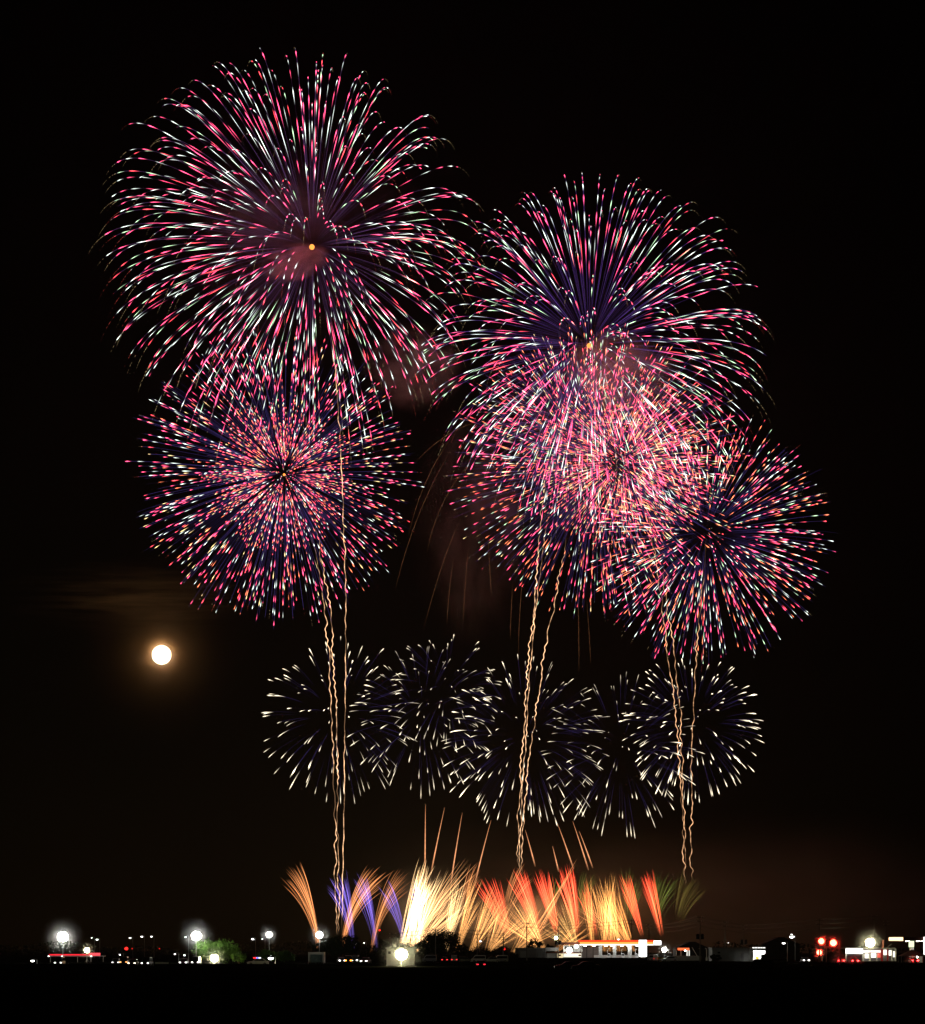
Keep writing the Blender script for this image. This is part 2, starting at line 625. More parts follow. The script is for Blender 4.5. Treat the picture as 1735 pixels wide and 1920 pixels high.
# rising tails: wavy columns of sparks left by climbing shells
def rising(label, pts, Y, amp=1.7, col=(0.78, 0.42, 0.22), rad=0.85, wig=26.0):
    pts = np.array(pts, float)
    t = np.concatenate([[0], np.cumsum(np.hypot(*np.diff(pts, axis=0).T))])
    n = int(t[-1] / 2.5)
    q = np.linspace(0, t[-1], n)
    x, y = np.interp(q, t, pts[:, 0]), np.interp(q, t, pts[:, 1])
    ker = np.hanning(41)
    ker /= ker.sum()
    x = np.convolve(np.pad(x, 20, mode='edge'), ker, 'valid')
    ph = rng.uniform(0, 6.28)
    wob = np.convolve(rng.normal(0, 1, n + 8), np.hanning(9), 'valid')[:n] * 0.35
    turn = np.convolve(rng.normal(0, 1, n + 30), np.hanning(31), 'valid')[:n]
    acc = np.cumsum(2.5 / wig * 6.28 * (1 + .16 * turn)) + ph
    sway = np.convolve(rng.normal(0, 1, n + 12), np.hanning(13), 'valid')[:n]
    sway /= np.std(sway) + 1e-6
    x = x + amp * (.45 * np.sin(acc) * np.clip(.6 + .5 * turn, .1, 1.4) + .75 * sway)
    # uneven wobble
    Yd = Y + 0.4 * amp * np.cos(q / wig * 6.28 + ph)
    P = np.array([at(x[i], y[i], Yd[i]) for i in range(n)])
    b = np.clip(np.minimum(np.arange(n) / 20, (n - 1 - np.arange(n)) / 60), 0.02, 1)
    b = b * np.clip(0.75 + .3 * np.sin(acc * 2) + .12 * turn + rng.normal(0, .12, n), .15, 1.3)
    c = np.array(col)[None] * b[:, None]
    base = Vector(P[0])
    root = thing("rising_trail", base, label, "firework trail", "wavy rising shell trails")
    Pl = P - np.array(base)
    rr = rad * Y / F * (0.75 + .25 * b)
    trails_object("ember_column", [(Pl, rr, c)], root)
    # bright hot filament inside the ember column
    trails_object("hot_filament", [(Pl + np.array((0.05, 0, 0)), rr * 0.4, c * np.array((1.0, 1.15, 1.1)) * 0.9)], root)


rising("leftmost wavy tan trail of the left three rising columns", [(630, 1752), (628, 1500), (618, 1250), (606, 1110), (592, 1040), (583, 1000)], 1470)
rising("middle wavy tan trail of the left three rising columns", [(635, 1752), (634, 1500), (629, 1300), (618, 1130), (603, 1050), (590, 985)], 1475)
rising("tallest straight tan trail, rightmost of the left three rising columns", [(641, 1752), (645, 1500), (648, 1250), (648, 1100), (643, 950), (636, 780), (620, 600)], 1480, .9, wig=60)
rising("left wavy tan trail of the central rising columns", [(970, 1620), (976, 1450), (989, 1270), (1002, 1130), (1012, 1010), (1022, 900)], 1480)
rising("middle wavy tan trail of the central rising columns", [(973, 1640), (980, 1470), (992, 1290), (1003, 1150), (1020, 1010), (1030, 960)], 1485, 1.2)
rising("right wavy tan trail of the central rising columns", [(977, 1640), (986, 1480), (1005, 1330), (1026, 1200), (1046, 1100), (1064, 1000)], 1490)
rising("leftmost wavy tan trail of the right rising columns", [(1285, 1660), (1278, 1500), (1266, 1330), (1248, 1180), (1234, 1080), (1216, 960)], 1480, col=(.6, .3, .15))
rising("middle wavy tan trail of the right rising columns", [(1286, 1640), (1280, 1450), (1276, 1330), (1262, 1200), (1247, 1110), (1240, 1040)], 1485, col=(.6, .3, .15))
rising("rightmost wavy tan trail of the right rising columns", [(1297, 1650), (1297, 1450), (1301, 1320), (1308, 1190), (1320, 1080), (1326, 1010)], 1490, col=(.6, .3, .15))


# ground fountains: fans of sparks thrown up from mortars on the far field
def fan(label, bx, by, tips, n, col, Y=1500, bend=0.0, dash=0.0, rad=0.5, w0=4, fade0=0.35, tipcol=None, lights=None, start=0.0,
        bright=1.0, group="spark fountains along the far field"):
    root = thing("spark_fountain", at(bx, by, Y), label, "firework fountain", group)
    col = np.array(col)
    tipcol = col if tipcol is None else np.array(tipcol)
    m = 56
    (xa, ya), (xb, yb) = tips
    n = int(n * 1.5)
    bright *= 1.15
    rad *= .78
    for i in range(n):
        a = (i + rng.uniform(0.1, 0.9)) / n
        tx = xa + (xb - xa) * a + rng.normal(0, 2)
        ty = ya + (yb - ya) * a + rng.normal(0, 6) - 8 * math.sin(a * 3.14)
        k = rng.uniform(.62, 1.0) if dash else rng.uniform(.86, 1.02)
        sx = bx + rng.uniform(-w0, w0)
        tx, ty = sx + (tx - sx) * k, by + (ty - by) * k
        ctl = (sx + (tx - sx) * (0.5 - bend), by + (ty - by) * (0.5 + bend * 0.9))
        Q = bez((sx, by), ctl, (tx, ty), m)
        dY = rng.uniform(-12, 12)
        t = np.linspace(0, 1, m)
        P = np.array([at(Q[j, 0], Q[j, 1], Y + dY * t[j]) for j in range(m)])
        b = np.clip(fade0 + t * (1.6 if fade0 > .2 else 1.15) ** 1.3, 0, 1) * np.clip((1 - t) / 0.25, 0, 1) ** 0.7
        if start:
            b = b * np.clip((t - start) / 0.15, 0, 1)
        if dash:
            per = rng.uniform(.035, .05)
            b = b * (1 - dash + dash * (np.sin(t / per * 6.28 + rng.uniform(0, 6)) > -0.2) * rng.uniform(.5, 1.2, m))
        b = b * rng.uniform(.3, 1.2) * bright
        c = (col[None] * (1 - t)[:, None] + tipcol[None] * t[:, None]) * b[:, None]
        rr = rad * rng.uniform(.6, 1.15) * Y / F * (0.28 + 0.9 * np.minimum(t * 1.8, 1)) * np.clip((1 - t) / 0.1, 0.15, 1)
        trails_object("spark_strand", [(P - np.array(root.location), rr, c)], root)
    for (dx, dy, watts, lc, rs) in lights or ():
        ld = bpy.data.lights.new("fountain_light", 'POINT')
        ld.energy = watts * FOUNTAIN_WATT
        ld.color = lc
        ld.shadow_soft_size = rs
        lo = bpy.data.objects.new("fountain_light", ld)
        COL.objects.link(lo)
        lo.parent = root
        lo.location = at(bx + dx, by + dy, Y) - root.location
    return root


COPPER, VIO, GOLD, RED, GRN = (.62, .22, .075), (.20, .13, .62), (.9, .40, .12), (1.0, .11, .07), (.075, .10, .017)
AMBER = (.95, .36, .09)
fan("leftmost copper orange spark fountain leaning left above the small lamp", 600, 1786, ((523, 1648), (560, 1612)), 22, COPPER, 1470, .22, rad=.6)
fan("leftmost violet spark fountain behind the left rising trails", 664, 1784, ((605, 1662), (652, 1638)), 20, VIO, 1490, .2, fade0=.05)
fan("second violet spark fountain from the left, right of the rising trails", 706, 1784, ((655, 1652), (688, 1645)), 18, VIO, 1495, .2, fade0=.05)
fan("copper orange spark fountain leaning right over the violet ones", 640, 1786, ((690, 1624), (736, 1648)), 24, COPPER, 1480, .24, rad=.6)
fan("third violet spark fountain from the left, beside a copper one", 760, 1784, ((706, 1668), (732, 1655)), 14, VIO, 1500, .2, fade0=.05)
fan("thin copper spark fountain leaning right, just left of the white one", 697, 1786, ((742, 1632), (782, 1652)), 16, COPPER, 1485, .24, bright=.8)
fan("small violet spark fountain half hidden by the white one", 792, 1780, ((765, 1665), (782, 1650)), 10, VIO, 1520, .15, fade0=.0)
fan("white hot spark fountain, the brightest, left of centre", 766, 1784, ((784, 1606), (838, 1640)), 62, (1.9, 1.25, .6), 1480, .12, .35, .8, 20,
    .5, (1.6, 1.0, .45), [(30, -70, 1.6e6, (1.0, .66, .34), 12)])
fan("golden spark fountain spraying right from beside the white hot one", 768, 1786, ((842, 1622), (908, 1690)), 40, (1.1, .6, .24), 1490, .0, .3, .6, 14)
fan("low golden spray leaning far left at the foot of the white fountain", 800, 1780, ((745, 1745), (785, 1690)), 16, (1.1, .65, .26), 1488, .0, .4, .6, 10)
fan("dotted golden spark fountain right of the white hot one", 836, 1784, ((846, 1632), (888, 1660)), 30, (1.1, .66, .28), 1500, .03, .7, .6, 5)
fan("second dotted golden spark fountain right of the white hot one", 858, 1785, ((884, 1632), (922, 1668)), 28, GOLD, 1505, .08, .7, .55, 5)
fan("crossing golden fountain leaning right at the left end of the lattice", 884, 1787, ((912, 1655), (962, 1690)), 36, GOLD, 1510, .03, .6, .5, 6)
fan("crossing golden fountain leaning right inside the golden lattice", 914, 1787, ((935, 1665), (1015, 1730)), 40, GOLD, 1500, .0, .6, .5, 6,
    lights=[(80, -70, 1.0e6, (1.0, .5, .2), 12)])
fan("crossing golden fountain leaning left inside the golden lattice", 1022, 1786, ((915, 1725), (985, 1665)), 44, GOLD, 1495, .0, .6, .5, 6)
fan("golden fountain leaning right at the right of the lattice", 962, 1787, ((1000, 1680), (1065, 1745)), 30, GOLD, 1505, .0, .6, .45, 6, bright=.8)
fan("golden fountain leaning left below a red one", 1085, 1784, ((1000, 1740), (1068, 1655)), 34, (.8, .42, .13), 1500, .0, .6, .5, 5)
fan("thin amber fountain standing nearly upright left of the dense amber one", 1113, 1783, ((1083, 1645), (1112, 1640)), 20, AMBER, 1505, .03, .5, .5, 4)
fan("dense amber spark fountain, second brightest, above the fuel station roof", 1152, 1784, ((1098, 1648), (1160, 1640)), 70, (1.0, .42, .11), 1490, .05, .45, .58, 24,
    lights=[(-20, -80, 0.9e6, (1.0, .42, .12), 12)])
fan("amber spark fountain leaning left over the fuel station pole", 1186, 1784, ((1115, 1700), (1162, 1660)), 32, AMBER, 1500, .03, .5, .5, 6)
fan("single amber spray crossing low towards the right", 1040, 1786, ((1092, 1712), (1125, 1748)), 12, (.85, .33, .09), 1510, .0, .4, .5, 5)
fan("thin copper lines shooting far right from the white fountain's foot", 752, 1776, ((872, 1596), (912, 1640)), 9, (.8, .36, .14), 1486, .0, .0, .5, 8)
fan("thin copper lines crossing right out of the golden lattice", 985, 1784, ((1040, 1690), (1092, 1606)), 8, (.8, .30, .10), 1498, .0, .0, .5, 14)
fan("thin copper lines crossing left out of the dense amber fountain", 1160, 1760, ((1068, 1712), (1092, 1690)), 6, (.8, .30, .10), 1496, .0, .0, .5, 10)
for (lab, bx, tps, n, br) in (
        ("leftmost red spark fountain behind the golden lattice", 965, ((884, 1660), (938, 1648)), 22, .8),
        ("red spark fountain with tall tips at the middle of the lattice", 1022, ((952, 1642), (984, 1628)), 24, 1.0),
        ("red spark fountain leaning left, next to the green lines", 1052, ((998, 1642), (1034, 1634)), 24, 1.0),
        ("red spark fountain with the highest tips, over the shop", 1090, ((1038, 1636), (1076, 1622)), 26, 1.1),
        ("dim red spark fountain between the amber ones", 1128, ((1080, 1668), (1102, 1650)), 10, .7),
        ("red spark fountain right of the dense amber one", 1212, ((1156, 1652), (1180, 1642)), 20, .9),
        ("rightmost red spark fountain above the tall white sign", 1246, ((1198, 1644), (1224, 1638)), 20, .95)):
    fan(lab, bx, 1785, tps, n, (.75, .16, .05), 1515, .05, .0, .6, 4, .0, (1.7, .13, .06), start=.2, bright=br * 1.2)
for (lab, bx, tps, n, br, cl_) in (
        ("green spark fountain showing between two red ones", 1022, ((1030, 1655), (1062, 1640)), 10, .8, GRN),
        ("green spark fountain arching right beside the rightmost red one", 1178, ((1160, 1630), (1212, 1655)), 24, 1.0, GRN),
        ("olive green spark fountain arching right past the red ones", 1222, ((1226, 1630), (1284, 1660)), 26, .9, GRN),
        ("rightmost faint olive spark fountain below the right rising trails", 1262, ((1276, 1630), (1336, 1664)), 28, .65, (.09, .07, .015)),
        ("green spark fountain above the left of the dense amber one", 1080, ((1092, 1628), (1126, 1645)), 12, .8, GRN)):
    fan(lab, bx, 1785, tps, n, cl_, 1525, .26, .0, .55, 4, .0, start=.35, bright=br)
for (lab, bx, tps, n) in (("copper tipped fountain arching right above the red lattice", 940, ((962, 1622), (1012, 1634)), 16),
                          ("copper tipped fountain arching right beside the white fountain", 862, ((880, 1618), (915, 1636)), 12)):
    fan(lab, bx, 1785, tps, n, (.5, .17, .06), 1520, .28, 0, .5, 4, .0, start=.4)

# comets: single tapering spikes above the fountains
for (lab, x0, y0, x1, y1) in (
        ("leftmost copper comet spike, standing upright above the white fountain", 797, 1640, 798, 1508),
        ("second copper comet spike from the left, leaning right", 808, 1640, 834, 1514),
        ("third copper comet spike from the left, leaning right", 845, 1660, 867, 1524),
        ("fourth copper comet spike from the left, leaning right", 890, 1660, 921, 1538),
        ("short copper comet spike leaning left beside the central trails", 1004, 1625, 985, 1556),
        ("copper comet spike leaning left, over the red fountain", 1076, 1630, 1045, 1543),
        ("tall copper comet spike, leftmost of the right pair", 1104, 1632, 1074, 1540),
        ("short copper comet spike, rightmost of the right pair", 1112, 1628, 1086, 1558),
        ("dim short copper comet spike between the red fountains", 1048, 1635, 1036, 1586)):
    P = np.array([at(x0 + (x1 - x0) * t, y0 + (y1 - y0) * (t + .08 * t * (1 - t)), 1500) for t in np.linspace(0, 1, 40)])
    root = thing("comet_trail", Vector(P[0]), lab, "firework trail", "comet spikes above the fountains")
    t = np.linspace(0, 1, 40)
    c = np.array((.62, .25, .11))[None] * (np.clip(t / .3, .1, 1) * (1 - .45 * t) * rng.uniform(.8, 1.1, 40))[:, None]
    trails_object("ember_column", [(P - P[0], (0.62 * (1 - t) ** .8 + .04), c)], root)
    trails_object("hot_filament", [(P - P[0] + np.array((.1, -.3, 0)), (0.25 * (1 - t) ** .8 + .03), c * 1.1)], root)


# ------------------------------------------------------------------ smoke drifting among the fireworks
def smoke(label, x, y, Y, sx, sy, sz, density, scale, lo=.42, hi=.75, rot=0.0, edge=.6):
    o = MB().ball((0, 0, 0), 1.0, n=20, m=12).build("smoke", smoke_material("drifting_smoke", density, scale, lo=lo, hi=hi, edge=edge))
    o.location = at(x, y, Y)
    s = Y / F
    o.scale = (sx * s, sy * s, sz * s)
    o.rotation_euler = (0, rot, 0)
    return tag(o, label, "smoke", "smoke clouds", "stuff")


smoke("small dark red smoke puff under the centre of the largest burst", 552, 492, 1530, 74, 40, 38, .2, 2.0, .42, .68, -.25)
smoke("thin smoke veil left of the largest burst's centre", 500, 400, 1560, 170, 60, 100, .018, 2.6)
smoke("reddish smoke patch between the left and right bursts", 775, 690, 1560, 105, 60, 90, .055, 2.4)
smoke("tall dim smoke column sinking between the two groups", 885, 990, 1580, 125, 70, 250, .016, 2.6)
smoke("reddish smoke above the densest burst", 1165, 700, 1540, 120, 60, 90, .05, 2.4)
smoke("warm lit smoke rolling among the golden lattice fountains", 980, 1722, 1525, 190, 50, 70, .035, 2.2, .35, .75, 0, .8)
smoke("warm lit smoke rolling round the white hot fountain", 800, 1700, 1515, 100, 40, 90, .026, 2.0, .35, .75, 0, .8)
smoke("warm lit smoke rolling behind the dense amber fountain", 1150, 1705, 1530, 110, 50, 85, .026, 2.0, .35, .75, 0, .8)
smoke("thin ruddy smoke hanging all through the largest burst", 545, 430, 1540, 310, 120, 280, .0034, 2.2, .40, .75, 0, .9)
smoke("thin ruddy smoke hanging through the crowded right group", 1120, 800, 1545, 260, 110, 240, .005, 2.2, .40, .75, 0, .9)
smoke("broad low brown smoke bank drifting right behind the fountains", 1090, 1700, 1640, 560, 150, 190, .006, 2.0, .30, .75, 0, .75)
smoke("low brown smoke bank fading out at far right", 1480, 1720, 1650, 520, 150, 220, .011, 1.6, .25, .8, 0, .8)

# ------------------------------------------------------------------ lamps
LAMP_MATS = {}


def lamp_mat(col, st):
    key = (col, st)
    if key not in LAMP_MATS:
        LAMP_MATS[key] = glow("self_lit", col, st)
    return LAMP_MATS[key]


COOLW, WARMW, GREENW = (1.0, 0.98, 0.86), (1.0, 0.9, 0.5), (.85, 1.0, .55)


HALO_MATS = {}


def glare_halo(loc, R, density, label):
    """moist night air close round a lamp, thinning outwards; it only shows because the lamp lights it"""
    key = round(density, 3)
    if key not in HALO_MATS:
        m, n, l = new_mat("glare_halo_volume")
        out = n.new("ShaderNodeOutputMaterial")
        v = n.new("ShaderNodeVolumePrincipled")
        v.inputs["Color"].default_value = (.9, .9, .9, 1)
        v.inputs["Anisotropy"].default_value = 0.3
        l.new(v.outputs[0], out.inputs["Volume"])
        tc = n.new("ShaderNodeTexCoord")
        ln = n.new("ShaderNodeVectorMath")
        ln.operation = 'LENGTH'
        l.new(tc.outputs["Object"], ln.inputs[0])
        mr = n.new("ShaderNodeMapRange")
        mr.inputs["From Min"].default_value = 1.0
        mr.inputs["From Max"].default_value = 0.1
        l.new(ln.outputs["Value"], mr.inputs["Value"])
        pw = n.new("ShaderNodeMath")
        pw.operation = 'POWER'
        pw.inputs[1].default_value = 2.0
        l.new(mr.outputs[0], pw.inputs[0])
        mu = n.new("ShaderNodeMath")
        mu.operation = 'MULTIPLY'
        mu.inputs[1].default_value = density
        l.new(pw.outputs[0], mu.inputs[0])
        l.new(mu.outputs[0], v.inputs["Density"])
        HALO_MATS[key] = m
    o = MB().ball((0, 0, 0), 1.0, n=20, m=12).build("glare_halo", HALO_MATS[key])
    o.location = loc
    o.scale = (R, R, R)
    return tag(o, label[:1].lower() + label[1:], "glare_halo", "added glare halos round the lamps", "stuff")


def floodlight(x, y, Y, r, st, label, col=COOLW):
    p = at(x, y, Y)
    root = thing("floodlight", (p.x, Y, 0), label, "floodlight", "glaring floodlights on masts")
    h = p.z
    MB().tube([(0, .0, 0.05), (0, 0, h - r * .9)], [.09, .06]).build("mast", M['steel'], root)
    for k in range(3):
        a = k * 2.094 + .5
        MB().tube([(0, 0, min(.9, h * .4)), (.75 * math.cos(a), .75 * math.sin(a), .0)], .035, 6).build("leg", M['steel'], root)
    MB().ball((0, 0, h), r, 1, 1, .92, 18, 12).build("lamp_globe", lamp_mat(col, st), root)
    MB().tube([(0, 0, h + r * .9), (0, 0, h + r * 1.08)], [r * .28, r * .16], 10).build("cap", M['dark'], root)
    glare_halo((p.x, Y, h), r * 4.6, .042 / r, "glowing moist air around the " + label)  # added volume imitating the floodlight's glare
    return root


floodlight(118, 1757, 520, 1.22, 81, "biggest white floodlight at far left, above the red lit roof")
floodlight(368, 1755, 474, 1.01, 81, "white floodlight on a mast beside the left lit green tree")
floodlight(402, 1797, 462, 0.80, 94, "yellowish low floodlight in front of the left lit green tree", WARMW)
floodlight(753, 1790, 420, 1.15, 94, "largest yellowish floodlight beside the low white building", WARMW)
floodlight(505, 1752.5, 560, 0.70, 54, "smaller white floodlight on a mast left of the copper fountain")
floodlight(599, 1753.5, 540, 0.80, 60, "white floodlight standing over the small white shed")
floodlight(163, 1782, 540, 0.66, 40, "warm small floodlight at the end of the red lit roof", WARMW)
floodlight(1632, 1768, 600, 1.22, 74, "big yellowish floodlight above the bright shop at right", WARMW)
floodlight(1246, 1781, 600, 0.66, 54, "white floodlight right of the fuel station over parked cars")
floodlight(1043, 1759, 760, 0.59, 33, "greenish floodlight on the pole behind the fuel station shop", GREENW)


def street_lamp(x, y, Y, r, st, label, col=(1, 1, .95), arm=1.0, group="street lamps"):
    p = at(x, y, Y)
    root = thing("street_lamp", (p.x + arm, Y, 0), label, "street lamp", group)
    h = p.z
    MB().tube([(0, 0, 0), (0, 0, h * .55), (0, 0, h + .25)], [.1, .08, .055]).build("pole", M['steel'], root)
    MB().tube([(0, 0, h + .2), (-arm * .5, 0, h + .36), (-arm, 0, h + .3)], .04, 6).build("arm", M['steel'], root)
    MB().ball((-arm, 0, h + .12), r * 1.15, 1.3, .9, .45).build("lamp_housing", M['dark'], root)
    MB().ball((-arm, 0, h - .02), r, 1.1, .9, .8).build("lamp", lamp_mat(col, st), root)
    return root


for (x, y, Y, r, st, lab, col) in (
        (61, 1801, 480, .38, 10, "low white street lamp at far left by the red lit roof", (1, 1, .95)),
        (172, 1758.5, 800, .18, 8, "faint white street lamp just right of the biggest floodlight", (1, 1, .95)),
        (182, 1761.5, 780, .36, 8, "brighter of two distant white street lamps by the biggest floodlight", (1, 1, .95)),
        (244, 1758.5, 800, .36, 8, "leftmost of three distant white street lamps at left", (1, 1, .95)),
        (266, 1756, 820, .38, 8, "middle of three distant white street lamps at left", (1, 1, .95)),
        (284, 1756, 840, .34, 8, "rightmost of three distant white street lamps at left", (1, 1, .95)),
        (348, 1757, 700, .24, 8, "faint street lamp just left of the tree floodlight", (1, 1, .95)),
        (474, 1760.5, 760, .42, 8, "white street lamp left of the smaller floodlight", (1, 1, .95)),
        (492, 1761, 800, .2, 8, "faint street lamp close beside the smaller floodlight", (1, 1, .95)),
        (667, 1768, 900, .62, 8, "white street lamp low on the skyline right of the dark tree", (1, .97, .9)),
        (683, 1768, 980, .22, 8, "tiny white street lamp on the skyline right of the dark tree", (1, .97, .9)),
        (784, 1755, 900, .55, 10, "pale street lamp at the left edge of the round dark tree", (1, .9, .75)),
        (901, 1764.5, 950, .42, 8, "bluish white street lamp before the golden lattice", (.75, .85, 1)),
        (1160, 1761, 720, .36, 8, "small warm street lamp just above the fuel station roof", (1, .85, .6)),
        (1485, 1755.5, 640, .66, 14, "tall white street lamp alone right of the lit doorway", (1, 1, .95)),
        (1470, 1768, 600, .42, 6, "short white lamp beside the tall street lamp at right", (1, 1, .95)),
        (1366, 1768, 900, .22, 3, "faint street lamp above the long pale building", (1, .9, .8)),
        (508, 1796, 470, .52, 14, "low oval white lamp under the smaller floodlight", (1, 1, .95)),
        (225, 1790, 600, .2, 6, "tiny low street lamp in the dark between the red lights and tree", (1, 1, .95)),
        (328, 1789, 560, .2, 6, "tiny low street lamp left of the lit green tree", (1, 1, .95)),
        (346, 1791, 560, .22, 6, "low street lamp at the edge of the lit green tree", (1, 1, .95))):
    street_lamp(x, y, Y, r, st, lab, col)


def beacon(x, y, Y, r, label, st=3.0):
    p = at(x, y, Y)
    root = thing("warning_light", (p.x, Y, 0), label, "warning light", "red warning lights")
    MB().tube([(0, 0, 0), (0, 0, p.z - r * .7)], [.07, .05], 6).build("pole", M['dark'], root)
    MB().box(-r * .7, r * .7, -r * .7, r * .7, p.z - r * 1.3, p.z - r * .8).build("housing", M['dark'], root)
    MB().ball((0, 0, p.z), r, n=10, m=7).build("lens", lamp_mat((1, .02, .015), st), root)


beacon(237, 1779, 650, .5, "red warning light left of the lit green tree")
beacon(248, 1779, 680, .2, "dim red warning light right of the brighter red one", 1.0)
beacon(299, 1779, 700, .22, "dim red warning light alone in the dark near the lit tree", .8)
beacon(712, 1744.5, 1200, .5, "red warning light on a tall mast left of the white fountain", 3)
beacon(946, 1779.5, 800, .5, "red warning light at the foot of the lattice, left of the grey container", 2.5)


# traffic signals at right
def signal(x, y, Y, label, arm):
    p = at(x, y, Y)
    root = thing("traffic_signal", (p.x + arm, Y, 0), label, "traffic signal", "red traffic signals")
    MB().tube([(0, 0, 0), (0, 0, p.z + .5)], [.11, .08]).build("pole", M['steel'], root)
    MB().tube([(0, 0, p.z + .3), (-arm, 0, p.z + .34)], .05, 6).build("arm", M['steel'], root)
    MB().box(-arm - 1.55, -arm + .74, -.02, .2, p.z - .72, p.z + .72).build("housing", M['dark'], root, .06)
    MB().tube([(-arm, -.2, p.z), (-arm, -.03, p.z)], [.68, .68], 16).build("red_lens", lamp_mat((1, .03, .015), 75), root)
    glare_halo((p.x, Y - .3, p.z), 2.4, .3, "red glowing moist air around the " + label)  # added volume imitating the signal's glare
    MB().tube([(-arm - .5, -.06, p.z), (-arm - .5, -.03, p.z)], .2, 12).build("amber_lens", M['glass'], root)
    MB().tube([(-arm - 1.05, -.06, p.z), (-arm - 1.05, -.03, p.z)], .2, 12).build("green_lens", M['glass'], root)
    h = MB()
    h.prism([(-arm - .45, p.z + .1), (-arm - .46, p.z + .46), (-arm + .46, p.z + .46), (-arm + .45, p.z + .1),
             (-arm + .42, p.z + .1), (-arm + .42, p.z + .43), (-arm - .42, p.z + .43), (-arm - .42, p.z + .1)], -.45, -.03)
    h.build("visor", M['dark'], root)


signal(1540.5, 1765, 520, "red traffic signal, upper left of the three", 1.2)
signal(1563, 1768, 470, "biggest red traffic signal, rightmost of the three", 1.4)
signal(1536.5, 1786, 600, "lowest red traffic signal, under the upper left one", .8)


# ------------------------------------------------------------------ trees
def tree(x, ytop, Y, wpx, label, mat, n=60, seed=0, leafs=55, trunk_h=.25, base=0.0, group=None, ls=1.0, name="tree"):
    r = np.random.default_rng(seed + 11)
    s = Y / F
    H = at(x, ytop, Y).z
    W = wpx * s
    root = thing(name, (X_at(x, Y), Y, base), label, name, group)
    th = H * trunk_h
    tb = MB()
    tb.tube([(0, 0, -.1), (.05 * W, 0, th), (.0, .05 * W, H * .62)], [H * .045 + .05, H * .035 + .03, .03], 8)
    for k in range(5):
        a = k * 1.26 + r.uniform(0, .6)
        tb.tube([(.03 * W, 0, th * .9), (.2 * W * math.cos(a), .2 * W * math.sin(a), H * .5), (.36 * W * math.cos(a), .36 * W * math.sin(a), H * .72)],
                [H * .02 + .02, H * .014 + .01, .015], 6)
    tb.build("trunk", M['bark'], root)
    V, Fc = [], []
    cz = (H + th * .7) / 2
    rz = (H - th * .7) / 2
    for c in range(n):
        d = r.normal(0, 1, 3)
        d /= np.linalg.norm(d)
        q = r.uniform(.35, 1.0) ** .6
        cc = np.array((d[0] * W * .42 * q, d[1] * W * .42 * q, cz + d[2] * rz * .82 * q))
        cr = r.uniform(.09, .17) * W * (1.0 if W > 4 else .9)
        for k in range(leafs):
            o = r.normal(0, 1, 3)
            o /= np.linalg.norm(o)
            p = cc + o * cr * r.uniform(.3, 1.05) * np.array((1, 1, .75))
            if p[2] < .05:
                continue
            a = r.normal(0, 1, 3)
            a /= np.linalg.norm(a)
            b = np.cross(a, r.normal(0, 1, 3))
            b /= np.linalg.norm(b) + 1e-6
            L = r.uniform(.16, .34) * ls
            i = len(V)
            V += [tuple(p - a * L), tuple(p + b * L * .45), tuple(p + a * L), tuple(p - b * L * .45)]
            Fc.append((i, i + 1, i + 2, i + 3))
    me = bpy.data.meshes.new("crown")
    me.from_pydata(V, [], Fc)
    me.materials.append(mat)
    o = bpy.data.objects.new("crown", me)
    COL.objects.link(o)
    o.parent = root
    return root


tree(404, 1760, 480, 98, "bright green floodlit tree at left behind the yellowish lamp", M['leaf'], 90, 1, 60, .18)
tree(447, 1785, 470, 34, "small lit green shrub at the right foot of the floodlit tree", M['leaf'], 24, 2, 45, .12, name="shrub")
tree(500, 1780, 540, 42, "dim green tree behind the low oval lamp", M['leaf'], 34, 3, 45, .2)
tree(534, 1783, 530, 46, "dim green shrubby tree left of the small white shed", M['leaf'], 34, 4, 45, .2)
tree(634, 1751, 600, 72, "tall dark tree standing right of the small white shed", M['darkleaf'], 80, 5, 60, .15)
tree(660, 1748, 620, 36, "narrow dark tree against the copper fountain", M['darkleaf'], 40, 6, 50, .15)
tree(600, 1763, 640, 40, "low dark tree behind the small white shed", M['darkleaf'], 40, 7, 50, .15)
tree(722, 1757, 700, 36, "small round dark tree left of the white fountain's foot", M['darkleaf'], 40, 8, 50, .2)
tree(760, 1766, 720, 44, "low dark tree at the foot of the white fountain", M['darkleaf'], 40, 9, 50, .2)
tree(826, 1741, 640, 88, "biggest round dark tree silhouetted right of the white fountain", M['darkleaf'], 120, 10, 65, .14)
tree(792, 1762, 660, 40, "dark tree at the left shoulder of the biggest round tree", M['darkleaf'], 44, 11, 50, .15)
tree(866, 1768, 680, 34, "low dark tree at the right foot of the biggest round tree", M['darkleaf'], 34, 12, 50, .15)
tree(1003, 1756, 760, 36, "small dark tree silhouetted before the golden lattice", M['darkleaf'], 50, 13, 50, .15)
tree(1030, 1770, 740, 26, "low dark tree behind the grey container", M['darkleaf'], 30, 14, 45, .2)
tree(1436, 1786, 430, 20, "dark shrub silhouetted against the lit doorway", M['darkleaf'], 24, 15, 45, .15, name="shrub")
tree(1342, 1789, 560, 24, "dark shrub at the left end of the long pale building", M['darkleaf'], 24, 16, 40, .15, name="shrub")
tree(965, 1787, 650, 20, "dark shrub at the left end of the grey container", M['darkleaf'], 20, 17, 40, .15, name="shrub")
for i, (x, yt, w_) in enumerate(((690, 1771, 70), (735, 1774, 60), (900, 1777, 60), (940, 1775, 50))):
    tree(x, yt, 800, w_, ("long low dark tree under the tiny skyline lamps", "low dark tree left of the low white building",
                          "low dark tree at the left foot of the golden lattice", "low dark tree under the golden lattice")[i],
         M['darkleaf'], 50, 30 + i, 40, .15)

